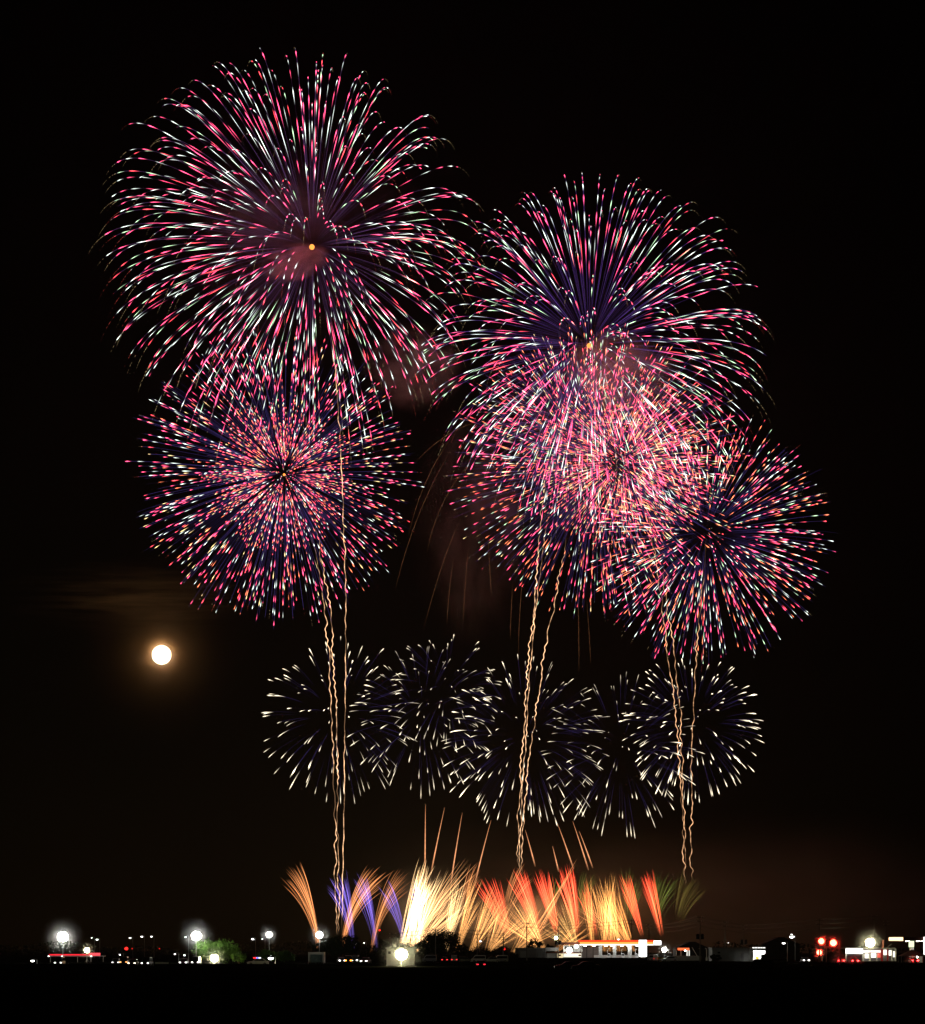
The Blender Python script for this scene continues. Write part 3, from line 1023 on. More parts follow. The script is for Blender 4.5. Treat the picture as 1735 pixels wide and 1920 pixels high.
# far wood on the horizon, one mass
V, Fc = [], []
r = np.random.default_rng(5)
for k in range(9000):
    x = r.uniform(-420, 420)
    base = 2.3 + 1.7 * math.sin(x * .045) + 1.2 * math.sin(x * .13 + 1)
    if -20 < x < 95:
        base *= .35
    if x < -90 or x > 150:
        base += 3.2
    z = r.uniform(0, 1) ** .8 * max(base, .5)
    p = np.array((x, 1300 + r.uniform(-6, 6), z))
    a = r.normal(0, 1, 3)
    a /= np.linalg.norm(a)
    b = np.cross(a, r.normal(0, 1, 3))
    b /= np.linalg.norm(b) + 1e-6
    L = r.uniform(.5, 1.0)
    i = len(V)
    V += [tuple(p - a * L), tuple(p + b * L * .6), tuple(p + a * L), tuple(p - b * L * .6)]
    Fc.append((i, i + 1, i + 2, i + 3))
me = bpy.data.meshes.new("wood")
me.from_pydata(V, [], Fc)
me.materials.append(M['darkleaf'])
wd = bpy.data.objects.new("wood", me)
COL.objects.link(wd)
tag(wd, "far dark wood along the horizon below the fireworks", "wood", None, "stuff")


# ------------------------------------------------------------------ utility poles and wires
def utility_pole(x, ytop, Y, label, transformer=False, arms=2, mat=None):
    H = at(x, ytop, Y).z
    root = thing("utility_pole", (X_at(x, Y), Y, 0), label, "utility pole", "utility poles")
    MB().tube([(0, 0, 0), (0, 0, H)], [.2, .12]).build("pole", mat or M['pole'], root)
    for k in range(arms):
        z = H - .5 - k * 1.1
        MB().box(-1.0, 1.0, -.19, -.11, z - .05, z + .05).build("crossarm", M['dark'], root)
        for dx in (-.85, 0.35, .85):
            MB().tube([(dx, -.15, z + .05), (dx, -.15, z + .16), (dx, -.15, z + .3)], [.05, .08, .04], 6).build("insulator", M['white'], root)
    if transformer:
        z = H - 5.2
        for s_ in (-.62, .62):
            MB().tube([(s_, -.1, z - .9), (s_, -.1, z + .35), (s_, -.1, z + .5)], [.42, .42, .2], 12).build("transformer", M['dark'], root)
    return (X_at(x, Y), Y, H)


POLES = []
for (x, yt, Y, lab, tr) in (
        (1313, 1717, 560, "tallest dark utility pole with two transformer cans, right of the fuel station", True),
        (1360, 1727, 620, "pale utility pole behind the long pale building", False),
        (1395, 1733, 660, "utility pole with a small box near the lit doorway", True),
        (1537, 1722, 560, "dark utility pole above the red traffic signals", False),
        (1640, 1715, 668, "thin utility pole behind the big yellowish floodlight at right", False),
        (1662, 1726, 700, "fainter utility pole right of the big yellowish floodlight", False)):
    POLES.append(utility_pole(x, yt, Y, lab, tr))
P2 = []
for (x, yt, Y, lab, tr) in (
        (737, 1749, 620, "left of two dark utility poles before the white fountain", False),
        (748, 1748, 640, "right of two dark utility poles before the white fountain", True),
        (817, 1741, 610, "pole standing in front of the biggest round dark tree", False),
        (895, 1743, 650, "dark utility pole before the golden lattice", False),
        (944, 1750, 560, "dark utility pole with a red light left of the grey container", False),
        (988, 1729, 640, "utility pole standing before the small dark tree by the lattice", False),
        (1047, 1736, 700, "utility pole behind the fuel station shop", True),
        (1185, 1724, 740, "pale utility pole behind the fuel station canopy", False),
        (1217, 1732, 800, "faint utility pole right of the tall white sign", False)):
    P2.append(utility_pole(x, yt, Y, lab, tr))


def wires(name, A, B, label, dz=(0.0, -1.1, -2.4)):
    mid = (Vector(A) + Vector(B)) / 2
    root = thing("power_line", Vector((A[0], A[1], A[2] - .3)), label, "power line", "sagging power lines")
    for k, z in enumerate(dz):
        for dx in ((-.85, .85) if k < 2 else (0,)):
            a, b = Vector(A) + Vector((dx, -.15, z - .18)), Vector(B) + Vector((dx, -.15, z - .18))
            L = (b - a).length
            pts = [a.lerp(b, t) - Vector((0, 0, 4 * .004 * L * t * (1 - t))) - root.location for t in np.linspace(0, 1, 13)]
            MB().tube(pts, .03, 4, False).build("wire", M['dark'], root)


for i, lab in enumerate(("power line from the transformer pole to the pale pole", "power line between the two poles over the long pale building",
                         "power line from the boxed pole to the pole above the signals", "power line from the signal pole to the floodlit pole at right",
                         "power line between the two poles behind the right floodlight")):
    wires("power_line", POLES[i], POLES[i + 1], lab)
for i, lab in ((1, "power line from before the white fountain to the round dark tree"), (2, "power line from the round dark tree to the lattice pole"),
               (3, "power line across the left of the golden lattice"), (4, "power line across the middle of the golden lattice"),
               (5, "power line from the small dark tree to the shop pole"), (6, "power line above the fuel station roof"),
               (7, "power line past the tall white sign")):
    wires("power_line", P2[i], P2[i + 1], lab)
wires("power_line", P2[8], POLES[0], "power line from the faint pole to the transformer pole")


# ------------------------------------------------------------------ buildings
def wbox(mb, x0, x1, y0, y1, Y, depth, root):
    """box that fills the given pixel rectangle at distance Y, in the thing's own coordinates"""
    a, b = at(x0, y1, Y), at(x1, y0, Y)
    l = root.location
    return mb.box(a.x - l.x, b.x - l.x, Y - l.y, Y + depth - l.y, max(a.z, 0) - l.z, b.z - l.z)


def building(name, x0, x1, ytop, Y, depth, label, cat, wall, windows=(), roof=None, door=None, wmat=None):
    root = thing(name, (X_at((x0 + x1) / 2, Y), Y, 0), label, cat)
    wbox(MB(), x0, x1, ytop, 2000, Y, depth, root).build("wall", wall, root)
    t = at(0, ytop, Y).z
    hw = (X_at(x1, Y) - X_at(x0, Y)) / 2
    if roof == 'flat':
        MB().box(-hw - .2, hw + .2, -.2, depth + .2, t, t + .25).build("roof", M['grey'], root)
    elif roof == 'gable':
        MB().prism([(-hw - .5, t), (hw + .5, t), (hw * .15, t + hw * .42), (-hw * .15, t + hw * .42)], -.4, depth + .4).build("roof", M['roof'], root)
    for (a, b, c, d) in windows:
        f = wbox(MB(), a, b, c, d, Y - .06, .05, root).build("window_frame", M['dark'], root)
        wbox(MB(), a + .6, b - .6, c + .5, d - .5, Y - .075, .04, root).build("pane", wmat or M['glass'], f)
    if door:
        a, b, c = door
        wbox(MB(), a, b, c, 2000, Y - .07, .06, root).build("door", M['grey'], root)
    return root


b = building("white_building", 725, 777, 1779, 450, 8, "low white building behind the largest yellowish floodlight", "building", M['dim'],
             [(728, 733, 1784, 1789)], 'flat', (768, 774, 1788))
# small shed with open front
sh = thing("shed", (X_at(593, 500), 500, 0), "small white open fronted shed under the floodlight mast", "shed")
for a, bb in ((578, 581), (605, 608)):
    wbox(MB(), a, bb, 1790, 2000, 500, 4, sh).build("side_wall", M['white'], sh)
wbox(MB(), 578, 608, 1785.5, 1790, 500, 4.2, sh).build("roof", M['white'], sh)
wbox(MB(), 581, 605, 1790, 2000, 503.6, .15, sh).build("back_wall", surf("pale_blue_wall", (.3, .45, .55), .8), sh)
# red lit roof at far left
rr_ = thing("lit_roof_stand", (X_at(145, 560), 560, 0), "long low stand at far left with a red glowing roof edge", "stand")
wbox(MB(), 92, 195, 1792, 1794, 560, 3, rr_).build("roof", M['grey'], rr_)
wbox(MB(), 92, 165, 1789.2, 1792, 559.8, .12, rr_).build("red_sign_strip", lamp_mat((1, .03, .05), .9), rr_)
wbox(MB(), 166, 188, 1787, 1792, 559.8, .12, rr_).build("red_sign_board", lamp_mat((1, .08, .10), 1.4), rr_)
for px_ in (94, 120, 145, 170, 193):
    wbox(MB(), px_, px_ + 1, 1794, 2000, 560.5, .15, rr_).build("post", M['steel'], rr_)
for px_ in (90, 115, 170):
    wbox(MB(), px_, px_ + 2.2, 1792.6, 1794, 559.7, .1, rr_).build("lamp", lamp_mat((1, .95, .9), 6), rr_)

# grey container / warehouse left of the station
c = thing("warehouse", (X_at(996, 700), 700, 0), "grey corrugated container building left of the fuel station shop", "building")
wm = MB()
a0, a1 = X_at(967, 700) - c.location.x, X_at(1024.6, 700) - c.location.x
zt = at(0, 1778, 700).z
prof = []
k = 0
xx = a0
while xx < a1:
    prof.append((xx, 0.0 if k % 2 else .12))
    xx += .22
    k += 1
prof += [(a1, .12), (a1, 6), (a0, 6)]
bidx = len(wm.v)
for z in (0, zt):
    wm.v += [(p_[0], p_[1], z) for p_ in prof]
n_ = len(prof)
wm.f += [tuple(range(n_)), tuple(range(n_, 2 * n_))] + [(i, (i + 1) % n_, n_ + (i + 1) % n_, n_ + i) for i in range(n_)]
wm.build("wall", M['grey'], c)
MB().box(a0 - .1, a1 + .1, -.15, 6.1, zt, zt + .12).build("roof", M['dim'], c)
wbox(MB(), 976, 987, 1784, 2000, 699.9, .06, c).build("door", M['dim'], c)
wbox(MB(), 1006, 1008, 1780, 2000, 699.85, .1, c).build("downpipe", M['steel'], c)

# fuel station: shop
SY = 700
s = thing("station_shop", (X_at(1058, SY), SY, 0), "two level white shop with brown fascia at the left of the fuel station", "shop")
wbox(MB(), 1025, 1046, 1777, 1783.5, SY + 1.5, 7, s).build("wall", M['white'], s)
wbox(MB(), 1024, 1092, 1785.5, 1787.6, SY - .4, 8, s).build("awning", M['brown'], s)
wbox(MB(), 1025.5, 1091, 1787.6, 2000, SY + 6, 2, s).build("back_wall", M['white'], s)
wbox(MB(), 1025.5, 1044, 1788, 2000, SY + .2, .3, s).build("shutter", M['white'], s)
for px_ in (1057, 1091):
    wbox(MB(), px_, px_ + 1.2, 1773, 2000, SY + .3, .3, s).build("pillar", M['white'], s)
wbox(MB(), 1048, 1089, 1767, 1771.5, SY, 8, s).build("fascia", M['brown'], s)
wbox(MB(), 1058, 1089, 1773, 1785, SY + 3, .2, s).build("upper_wall", M['dim'], s)
wbox(MB(), 1060, 1075, 1775, 1784, SY + 2.9, .1, s).build("window", M['glass'], s)
wbox(MB(), 1045.5, 1056, 1788.4, 2000, SY + 5.9, .1, s).build("lit_shelf", lamp_mat((1, .8, .45), .9), s)
wbox(MB(), 1056, 1090, 1788.2, 1794.5, SY + 5.85, .1, s).build("lit_window", lamp_mat((1, .93, .7), 1.4), s)
for (a, bb) in ((1046, 1052), (1085, 1090)):
    wbox(MB(), a, bb, 1790, 1793, SY + 5.6, .2, s).build("poster", M['carr'], s)
MB().ball((at(1067.5, 0, SY).x - s.location.x, -.9, at(0, 1782, SY).z), .95, n=14, m=10).build("lamp", lamp_mat(COOLW, 18), s)
MB().ball((at(1080.5, 0, SY).x - s.location.x, -.6, at(0, 1775, SY).z), .62, n=14, m=10).build("lamp", lamp_mat(COOLW, 14), s)

# fuel station: canopy
k = thing("station_canopy", (X_at(1155, SY), SY, 0), "long fuel station canopy with red and orange lit edge on white columns", "canopy")
wbox(MB(), 1088, 1226, 1763, 1766.6, SY - 1.2, 11, k).build("red_fascia", lamp_mat((1.0, .06, .015), 1.15), k)
wbox(MB(), 1088, 1226, 1766.6, 1770.6, SY - 1.25, 11.1, k).build("orange_fascia", lamp_mat((1.0, .42, .07), 1.3), k)
wbox(MB(), 1088.3, 1225.7, 1770.6, 1772.2, SY - 1.1, 10.8, k).build("white_trim", lamp_mat((1, .97, .9), 2.5), k)
wbox(MB(), 1089, 1225, 1772.2, 1773, SY - .9, 10.4, k).build("ceiling", M['white'], k)
wbox(MB(), 1226.3, 1240, 1764, 1772, SY - 1.15, 4, k).build("end_sign", lamp_mat((1, 1, .97), 4), k)
for px_, ww in ((1123.5, 6), (1150, 6), (1178, 7)):
    wbox(MB(), px_, px_ + ww, 1773, 2000, SY + 1, 1.0, k).build("column", M['white'], k)
for px_ in (1095, 1112, 1134, 1146, 1164, 1176, 1193, 1208):
    wbox(MB(), px_, px_ + 5, 1773, 1773.8, SY + .2, .8, k).build("ceiling_lamp", lamp_mat((1, 1, .95), 30), k)
t = thing("price_sign", (X_at(1206, 690), 690, 0), "tall white glowing sign tower in front of the fuel station canopy", "sign")
wbox(MB(), 1199, 1213, 1763, 1794, 690, .8, t).build("sign_face", lamp_mat((1, 1, .97), 5), t)
wbox(MB(), 1202, 1210, 1794, 2000, 690.2, .5, t).build("plinth", M['concrete'], t)
MB().box(-1.3, 1.3, -.05, .9, at(0, 1763, 690).z, at(0, 1763, 690).z + .15).build("cap", M['steel'], t)
for i, (px_, lab) in enumerate(((1142, "leftmost white fuel pump under the canopy"), (1168, "middle white fuel pump under the canopy"),
                                (1194, "rightmost white fuel pump under the canopy"))):
    p_ = thing("fuel_pump", (X_at(px_, 702), 702, 0.004), lab, "fuel pump", "fuel pumps under the canopy")
    MB().box(-.5, .5, -.3, .3, .15, 1.9).build("body", M['white'], p_, .05)
    MB().box(-.7, .7, -.5, .5, 0, .15).build("plinth", M['concrete'], p_)
    MB().box(-.36, .36, -.34, -.3, 1.3, 1.75).build("display", M['glass'], p_)
    MB().tube([(.5, 0, 1.4), (.75, -.1, 1.5), (.8, -.1, .6), (.52, 0, .5)], .035, 6).build("hose", M['rubber'], p_)
    MB().tube([(-.4, .2, 1.9), (-.4, .2, 3.1), (-.2, .1, 3.35), (.2, .1, 3.3)], .07, 6).build("hose_mast", M['white'], p_)
wl_ = thing("back_wall", (X_at(1110, 716), 716, 0), "dim grey back wall under the fuel station canopy", "wall")
wbox(MB(), 1092, 1123, 1776, 2000, 716, .3, wl_).build("panel", M['grey'], wl_)
wbox(MB(), 1100, 1101.2, 1776, 2000, 715.9, .08, wl_).build("seam", M['dark'], wl_)
wbox(MB(), 1112, 1113, 1776, 2000, 715.9, .08, wl_).build("seam", M['dark'], wl_)
lw = thing("low_wall", (X_at(1150, 712), 712, 0), "low white kerb wall running behind the fuel pumps", "wall")
wbox(MB(), 1114, 1199, 1791, 2000, 712, .4, lw).build("panel", M['white'], lw)

# wash bay kiosk right of station
KY = 640
kk = thing("kiosk", (X_at(1285, KY), KY, 0), "small kiosk with red lit roof on white posts right of the fuel station", "kiosk")
wbox(MB(), 1273.5, 1293, 1777.5, 1782, KY, 4, kk).build("roof", lamp_mat((1, .16, .05), 1.3), kk)
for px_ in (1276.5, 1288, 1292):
    wbox(MB(), px_, px_ + 1.6, 1782, 1793, KY + .3, .3, kk).build("post", lamp_mat((1, .97, .85), 1.1) if px_ > 1287 else M['white'], kk)  # right-hand posts glow themselves; lamplight is put into their material
MB().ball((0.1, .4, at(0, 1782.6, KY).z), .22).build("lamp", lamp_mat((1, .95, .7), 30), kk)
pf = thing("platform", (X_at(1292, KY + 1), KY - 2, 0), "low concrete platform carrying the red roofed kiosk", "platform")
wbox(MB(), 1266, 1315, 1792.6, 2000, KY - 2, 9, pf).build("slab", M['concrete'], pf)
for i, (px_, lean, lab) in enumerate(((1266.5, -1, "hooked white post at the left of the kiosk platform"), (1311, 0, "white post near the right end of the kiosk platform"),
                                      (1323.5, -.4, "white post standing beyond the kiosk platform"))):
    v_ = thing("vacuum_post", (X_at(px_, KY), KY, 0), lab, "post", "white hose posts by the kiosk")
    zt = at(0, 1778.5, KY).z
    MB().tube([(.3, 0, 0), (.3, 0, zt - .4), (.15, 0, zt - .05), (lean * .4, 0, zt)], .13, 8).build("pipe", M['white'], v_)
    MB().box(.05, .55, -.2, .2, 0, .9).build("base_cabinet", M['white'], v_)
v_ = thing("barrier_arm", (X_at(1309, KY), KY, 0), "slanting white barrier arm beside the kiosk", "barrier")
zt = at(0, 1776.5, KY).z
MB().tube([(0, 0, 1.0), (X_at(1298, KY) - X_at(1309, KY), 0, zt)], .09, 6).build("arm", M['white'], v_)
MB().box(-.25, .25, -.2, .2, 0, 1.1).build("post", M['white'], v_)
building("house", 1268, 1330, 1779, 690, 10, "dark tiled house silhouetted behind the kiosk", "house", M['roof'], [(1300, 1306, 1783, 1788)], 'gable')
building("house", 1430, 1500, 1772, 760, 10, "dark wide house silhouetted right of the lit doorway", "house", M['roof'], [(1462, 1468, 1778, 1784)], 'gable')
building("pale_building", 1336, 1411, 1778.5, 600, 9, "long low pale building between the kiosk and the lit doorway", "building", M['dim'],
         [(1346, 1351, 1785, 1788)], 'flat', (1390, 1395, 1788))
# lit shop doorway
DY = 590
d_ = thing("lit_shop", (X_at(1424, DY), DY, 0), "small brightly lit open shop front right of the long pale building", "shop")
wbox(MB(), 1411, 1437, 1776, 1783, DY, 5, d_).build("fascia", M['grey'], d_)
for px_ in (1411, 1416, 1421, 1426, 1431):
    wbox(MB(), px_ + .4, px_ + 4.2, 1776.6, 1778, DY - .1, .1, d_).build("fascia_lamp", lamp_mat((1, 1, .95), 2.0), d_)
wbox(MB(), 1411, 1413, 1783, 2000, DY, 5, d_).build("side_wall", M['white'], d_)
wbox(MB(), 1435, 1437, 1783, 2000, DY, 5, d_).build("side_wall", M['white'], d_)
wbox(MB(), 1413, 1435, 1783, 2000, DY + 4.6, .3, d_).build("back_wall", M['white'], d_)
wbox(MB(), 1414, 1434, 1783, 1784, DY + .5, 3.5, d_).build("ceiling_lamp", lamp_mat((1, 1, .95), 22), d_)
wbox(MB(), 1418, 1423, 1794, 2000, DY + 2, .6, d_).build("shelf", M['yellow'], d_)

# bright shop at right
QY = 610
q = thing("corner_shop", (X_at(1630, QY), QY, 0), "wide bright shop at right with white sign band and red striped pillars", "shop")
wbox(MB(), 1587, 1618, 1779, 1788, QY - .5, .5, q).build("sign_band", lamp_mat((1, 1, .97), 4), q)
wbox(MB(), 1618.4, 1652, 1782, 1786.5, QY - .4, .4, q).build("sign_band", lamp_mat((1, .8, .74), 1.6), q)
wbox(MB(), 1586, 1681, 1777.5, 1779, QY, 8, q).build("roof", M['grey'], q)
wbox(MB(), 1586, 1681, 1779.2, 2000, QY + 7.5, .3, q).build("back_wall", M['white'], q)
for (a, bb, kind_) in ((1586, 1588, 0), (1619, 1620.4, 0), (1630, 1632, 0), (1644, 1645.5, 0), (1652.5, 1656, 1), (1664, 1666, 1), (1672.5, 1674, 0), (1679, 1681, 0)):
    wbox(MB(), a, bb, 1788 if a < 1652 else 1779.5, 2000, QY + .2, .4, q).build("pillar", (M['white'], M['carr'])[kind_], q)
for (a, bb, c_, dd) in ((1622, 1629, 1788, 1797), (1633.5, 1643, 1787.5, 1796), (1657, 1663, 1781, 1791), (1667, 1672, 1782, 1792), (1675, 1678.5, 1784, 1795)):
    f_ = wbox(MB(), a - .6, bb + .6, c_ - .6, dd + .6, QY + .9, .1, q).build("window_frame", M['dark'], q)
    wbox(MB(), a, bb, c_, dd, QY + .86, .03, q).build("lit_pane", lamp_mat((1, .93, .8), 1.8), f_)
wbox(MB(), 1645.5, 1651.5, 1787.5, 1796, QY + .85, .1, q).build("red_vending_panel", lamp_mat((1, .14, .10), 1.0), q)
wbox(MB(), 1655, 1658, 1763, 1778, QY + .3, .5, q).build("sign_post", surf("red_white_post", (.6, .2, .15), .6), q)
wbox(MB(), 1589, 1617, 1791, 2000, QY + 3, .2, q).build("dark_window", M['glass'], q)
m_ = MB().tube([(X_at(1665, QY) - q.location.x, 1, at(0, 1777, QY).z), (X_at(1674, QY) - q.location.x, 1, at(0, 1770, QY).z)], .12, 6)
m_.build("roof_antenna", M['steel'], q)

# second station at right edge
ZY = 560
z_ = thing("roadside_canopy", (X_at(1712, ZY), ZY, 0), "flat canopy at right edge with glowing left end on a thick column", "canopy")
wbox(MB(), 1694, 1760, 1757.5, 1763.5, ZY, 7, z_).build("fascia", M['brown'], z_)
wbox(MB(), 1676.5, 1694, 1757.6, 1764, ZY + .1, 6.5, z_).build("end_sign", lamp_mat((1, .62, .30), 3.0), z_)
wbox(MB(), 1695, 1758, 1763.5, 1764.6, ZY + .3, 6.4, z_).build("ceiling", M['white'], z_)
for px_ in (1700, 1720, 1730):
    wbox(MB(), px_, px_ + 6, 1764.6, 1765.5, ZY + .5, 1.0, z_).build("ceiling_lamp", lamp_mat((1, .9, .7), 14), z_)
wbox(MB(), 1706, 1714.5, 1764.6, 1776, ZY + 2, 1.1, z_).build("upper_column", lamp_mat((.85, 1, .6), 1.3), z_)  # upper part glows by itself; canopy light is put into its material
wbox(MB(), 1707.5, 1714, 1776, 2000, ZY + 2.1, 1.0, z_).build("column", M['white'], z_)
wbox(MB(), 1733, 1737, 1757, 1790, ZY - .5, .5, z_).build("end_post", lamp_mat((1, 1, .97), 2.0), z_)
tn = thing("tent", (X_at(1714, 520), 520, 0), "pale event tent with peaked roof under the right edge canopy", "tent")
hw = X_at(1738, 520) - X_at(1714, 520)
ze, zp = at(0, 1793, 520).z, at(0, 1781, 520).z
tm = MB()
tm.v = [(-hw, 0, ze), (hw, 0, ze), (hw, 4, ze), (-hw, 4, ze), (-.2, 2, zp), (.2, 2, zp)]
tm.f = [(0, 1, 5, 4), (1, 2, 5), (2, 3, 4, 5), (3, 0, 4), (3, 2, 1, 0)]
tm.build("roof", M['canvas'], tn)
for sx in (-hw + .1, hw - .1):
    for sy in (.1, 3.9):
        MB().tube([(sx, sy, 0), (sx, sy, ze)], .04, 6).build("post", M['steel'], tn)
MB().box(-.3, hw - .2, 3.8, 3.84, .1, ze).build("side_curtain", M['canvas'], tn)
MB().ball((hw * .4, 2, ze - .25), .18).build("lamp", lamp_mat((1, .95, .8), 40), tn)


# ------------------------------------------------------------------ vehicles
def make_car(kind, paint, name="parked_car"):
    """front towards -x, ground at z=0"""
    root = thing(name, (0, 0, 0), "car", "car")
    if kind == 'van':
        body = [(-1.9, .28), (1.72, .28), (1.8, .5), (1.8, 1.0), (-1.86, 1.0), (-1.95, .7)]
        cab = [(-1.62, 1.0), (1.78, 1.0), (1.68, 1.82), (1.4, 1.9), (-.9, 1.9)]
        gl = [(-1.4, 1.05), (1.6, 1.05), (1.52, 1.65), (-.86, 1.65)]
    else:
        body = [(-2.2, .3), (2.15, .3), (2.2, .6), (2.1, .92), (1.2, .95), (-.95, .95), (-1.95, .82), (-2.22, .6)]
        cab = [(-1.15, .95), (1.75, .95), (1.15, 1.42), (.2, 1.48), (-.45, 1.42)]
        gl = [(-.92, .98), (1.45, .98), (1.02, 1.34), (-.38, 1.34)]
    MB().prism(body, -.82, .82).build("body", paint, root, .05)
    MB().prism(cab, -.7, .7).build("cabin", paint, root, .05)
    MB().prism(gl, -.72, .72).build("side_windows", M['glass'], root)
    fx, rx = body[0][0], max(p[0] for p in body)
    for wx in (fx + .75, rx - .8):
        for wy in (-.83, .83):
            t_ = MB().tube([(wx, wy - .1, .31), (wx, wy + .1, .31)], .31, 16).build("tyre", M['rubber'], root)
            MB().tube([(wx, wy - .115, .31), (wx, wy + .115, .31)], .18, 12).build("rim", M['steel'], t_)
    for wy in (-.6, .6):
        MB().box(fx - .05, fx + .06, wy - .17, wy + .17, .6, .76).build("headlight", M['white'], root)
        MB().box(rx - .06, rx + .04, wy - .18, wy + .18, .68, .86).build("tail_light", M['carr'], root)
    MB().box(fx - .06, fx + .1, -.8, .8, .34, .5).build("bumper", M['dark'], root)
    return root


protos = {}


def place_car(x, Y, rz, kind, paint, label, lit=None, group="vehicles beside the field", name="parked_car", z=0.0):
    key = (kind, paint)
    if key not in protos:
        protos[key] = o = make_car(kind, M[paint], name)
    else:
        o = copy_tree(protos[key])
        o.name = name
    o.location = (X_at(x, Y), Y, z)
    o.rotation_euler = (0, 0, rz)
    tag(o, label, "van" if kind == 'van' else "car", group)
    for ch in o.children:
        for part, kind_ in (("tail_light", 'tail'), ("headlight", 'head')):
            if ch.name.startswith(part):
                mat_ = lamp_mat(*lit[1]) if lit and lit[0] == kind_ else (M['carr'] if kind_ == 'tail' else M['white'])
                ch.data = ch.data.copy()
                ch.data.materials[0] = mat_
    return o


REDL, HEADL = ((1, .03, .03), 45), ((1, .98, .92), 14)
# away from the camera = front towards +y : rz = -90 ; towards the camera : rz = 90
place_car(1256, 585, 0, 'car', 'carw', "white car seen from the side under the floodlight by the fuel station")
place_car(1225, 600, R_(-70), 'van', 'carw', "white van with red rear lights beside the tall white sign", ('tail', ((1, .04, .03), 1.2)))
place_car(1573, 500, R_(-80), 'van', 'cark', "dark van with glowing red tail lights, left of two waiting vehicles", ('tail', REDL))
place_car(1601, 490, R_(-90), 'car', 'cark', "dark car with glowing red tail lights, right of two waiting vehicles", ('tail', REDL))
place_car(1713, 500, R_(-90), 'car', 'cark', "dark car with red tail lights in front of the event tent", ('tail', REDL))
place_car(1510, 530, R_(90), 'car', 'cars', "silver car with white headlights alone left of the red signals", ('head', HEADL))
place_car(640, 520, R_(100), 'car', 'cars', "silver car with white headlights near the small white shed", ('head', HEADL))
place_car(654, 505, R_(-90), 'van', 'cark', "dark van with an orange glowing lamp near the white shed", ('tail', ((1, .3, .02), 14)))
place_car(667, 530, R_(85), 'van', 'cars', "silver van with white headlights right of the orange lamp", ('head', HEADL))
place_car(686, 500, R_(80), 'car', 'cark', "dark car with white headlights left of the low white building", ('head', HEADL))
for i, (x, Y, rz, kd, pt) in enumerate(((806, 560, 0, 'van', 'cars'), (834, 540, -90, 'car', 'cark'), (852, 545, -90, 'van', 'cars'), (872, 550, 180, 'car', 'cark'),
                                        (898, 545, 0, 'van', 'carw'), (922, 540, 0, 'car', 'cars'), (940, 545, 0, 'van', 'carw'))):
    place_car(x, Y, R_(rz), kd, pt, ("silver van parked right of the largest yellowish floodlight", "dark car with red tail lights under the round dark tree",
                                     "silver van with red tail lights under the round dark tree", "dark car parked at the right of the round dark tree",
                                     "white van parked under the left of the lattice", "silver car parked between two white vans under the lattice",
                                     "white van parked next to the dark pole with the red light")[i],
              ('tail', ((1, .04, .04), 2.0)) if rz == -90 else None)
place_car(1066, 350, R_(4), 'car', 'cark', "dark car parked in the near field, left of the pair below the station")
place_car(1098, 345, R_(3), 'car', 'cark', "dark car parked in the near field, right of the pair below the station")
place_car(1428, 330, R_(-25), 'van', 'cark', "dark van parked in the near field below the lit doorway")
place_car(1490, 335, R_(-30), 'car', 'cark', "dark car parked in the near field at right")
place_car(902, 380, R_(-90), 'car', 'cark', "dark car with dim red tail lights in the field under the lattice", ('tail', ((1, .03, .05), 1.6)))
for i, (x, Y, rz, lit) in enumerate(((112, 440, 90, ((1, .97, .9), 5)), (218, 450, 95, ((1, .97, .9), 3)), (234, 445, -90, ((1, .4, .1), 3)), (250, 425, 90, ((1, .8, .6), 5)),
                                     (276, 422, 85, ((1, .95, .9), 5)), (345, 445, 92, ((1, .97, .9), 6)), (368, 450, 90, ((1, .97, .9), 6)))):
    place_car(x, Y, R_(rz), 'car' if i % 2 else 'van', 'cark',
              ("dark van with white headlights below the biggest floodlight", "dark car with faint headlights in the dark row at left",
               "dark van with orange rear lamps in the dark row at left", "dark car with warm headlights in the dark row at left",
               "dark van with white headlights left of the guard rail", "dark car with white headlights left of the yellowish low floodlight",
               "dark van with white headlights just under the yellowish low floodlight")[i], ('tail' if rz < 0 else 'head', lit))
pc = place_car(484, 450, R_(4), 'car', 'carw', "white patrol car with blue and red roof lights under the small floodlight", name="patrol_car")
MB().box(-.35, .05, -.6, 0, 1.5, 1.72).build("blue_roof_light", lamp_mat((.12, .16, 1), 3.5), pc)
MB().box(-.95, -.37, -.6, 0, 1.5, 1.70).build("red_roof_light", lamp_mat((1, .03, .03), 3), pc)
MB().box(.1, .6, -.6, 0, 1.5, 1.70).build("white_roof_light", lamp_mat((1, 1, 1), 2), pc)
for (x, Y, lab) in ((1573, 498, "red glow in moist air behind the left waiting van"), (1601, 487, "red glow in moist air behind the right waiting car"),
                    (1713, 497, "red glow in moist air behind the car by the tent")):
    glare_halo((X_at(x, Y), Y - .6, .8), 2.8, .45, lab)  # added volumes imitating tail light glare
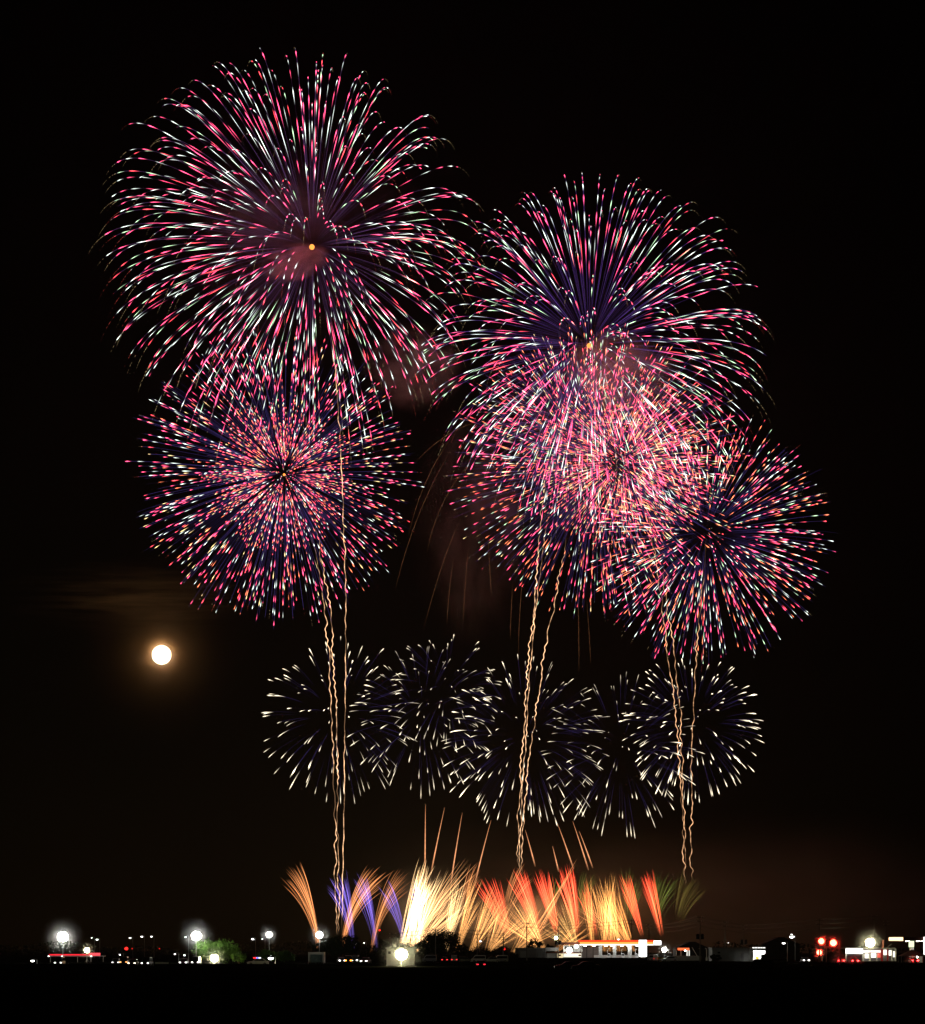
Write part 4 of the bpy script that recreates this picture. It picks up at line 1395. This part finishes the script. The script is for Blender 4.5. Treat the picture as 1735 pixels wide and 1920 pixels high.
# long grass on the verge in front of the road
V, Fc = [], []
r = np.random.default_rng(9)
for k_ in range(16000):
    x, y = r.uniform(-125, 125), r.uniform(478, 503)
    h = r.uniform(.25, .55) + .35 * max(0, math.sin(x * .21) * math.sin(x * .057 + 1)) * r.uniform(.4, 1)
    dx, w_ = r.normal(0, .12), r.uniform(.02, .05)
    i = len(V)
    V += [(x - w_, y, -.02), (x + w_, y, -.02), (x + dx, y + r.normal(0, .1), h)]
    Fc.append((i, i + 1, i + 2))
me = bpy.data.meshes.new("grass")
me.from_pydata(V, [], Fc)
me.materials.append(M['bank'])
gr_ = bpy.data.objects.new("grass", me)
COL.objects.link(gr_)
tag(gr_, "dark long grass along the near verge of the road", "grass", None, "stuff")
# guard rail, barriers
g_ = thing("guard_rail", (X_at(303, 435), 435, 0), "pale slatted guard rail in the dark left of the floodlit tree", "guard rail")
wbox(MB(), 291, 316, 1804.5, 1807.5, 435, .08, g_).build("rail", M['white'], g_)
for px_ in (292, 298, 304, 310, 315):
    wbox(MB(), px_, px_ + .8, 1803.5, 2000, 435.1, .08, g_).build("post", M['steel'], g_)
for i, (px_, lab) in enumerate(((1236, "left yellow traffic barrier between the white van and car"), (1242, "right yellow traffic barrier between the white van and car"))):
    b_ = thing("traffic_barrier", (X_at(px_, 592), 592, 0), lab, "barrier", "yellow traffic barriers")
    MB().box(-.35, .35, -.05, .05, .5, 1.1).build("board", M['yellow'], b_)
    for sx in (-.3, .3):
        MB().tube([(sx, -.25, 0), (sx, 0, 1.15), (sx, .25, 0)], .03, 5).build("leg", M['yellow'], b_)

# ------------------------------------------------------------------ night haze over the field
hz, n, l = new_mat("night_haze")
out = n.new("ShaderNodeOutputMaterial")
pv = n.new("ShaderNodeVolumePrincipled")
pv.inputs["Color"].default_value = (.9, .9, .9, 1)
pv.inputs["Density"].default_value = 0.000012
pv.inputs["Anisotropy"].default_value = 0.75
l.new(pv.outputs[0], out.inputs["Volume"])
ho = MB().box(-1150, 1150, -40, 3050, -1.5, 720).build("haze", hz)
tag(ho, "thin night haze over the field", "haze", None, "stuff")
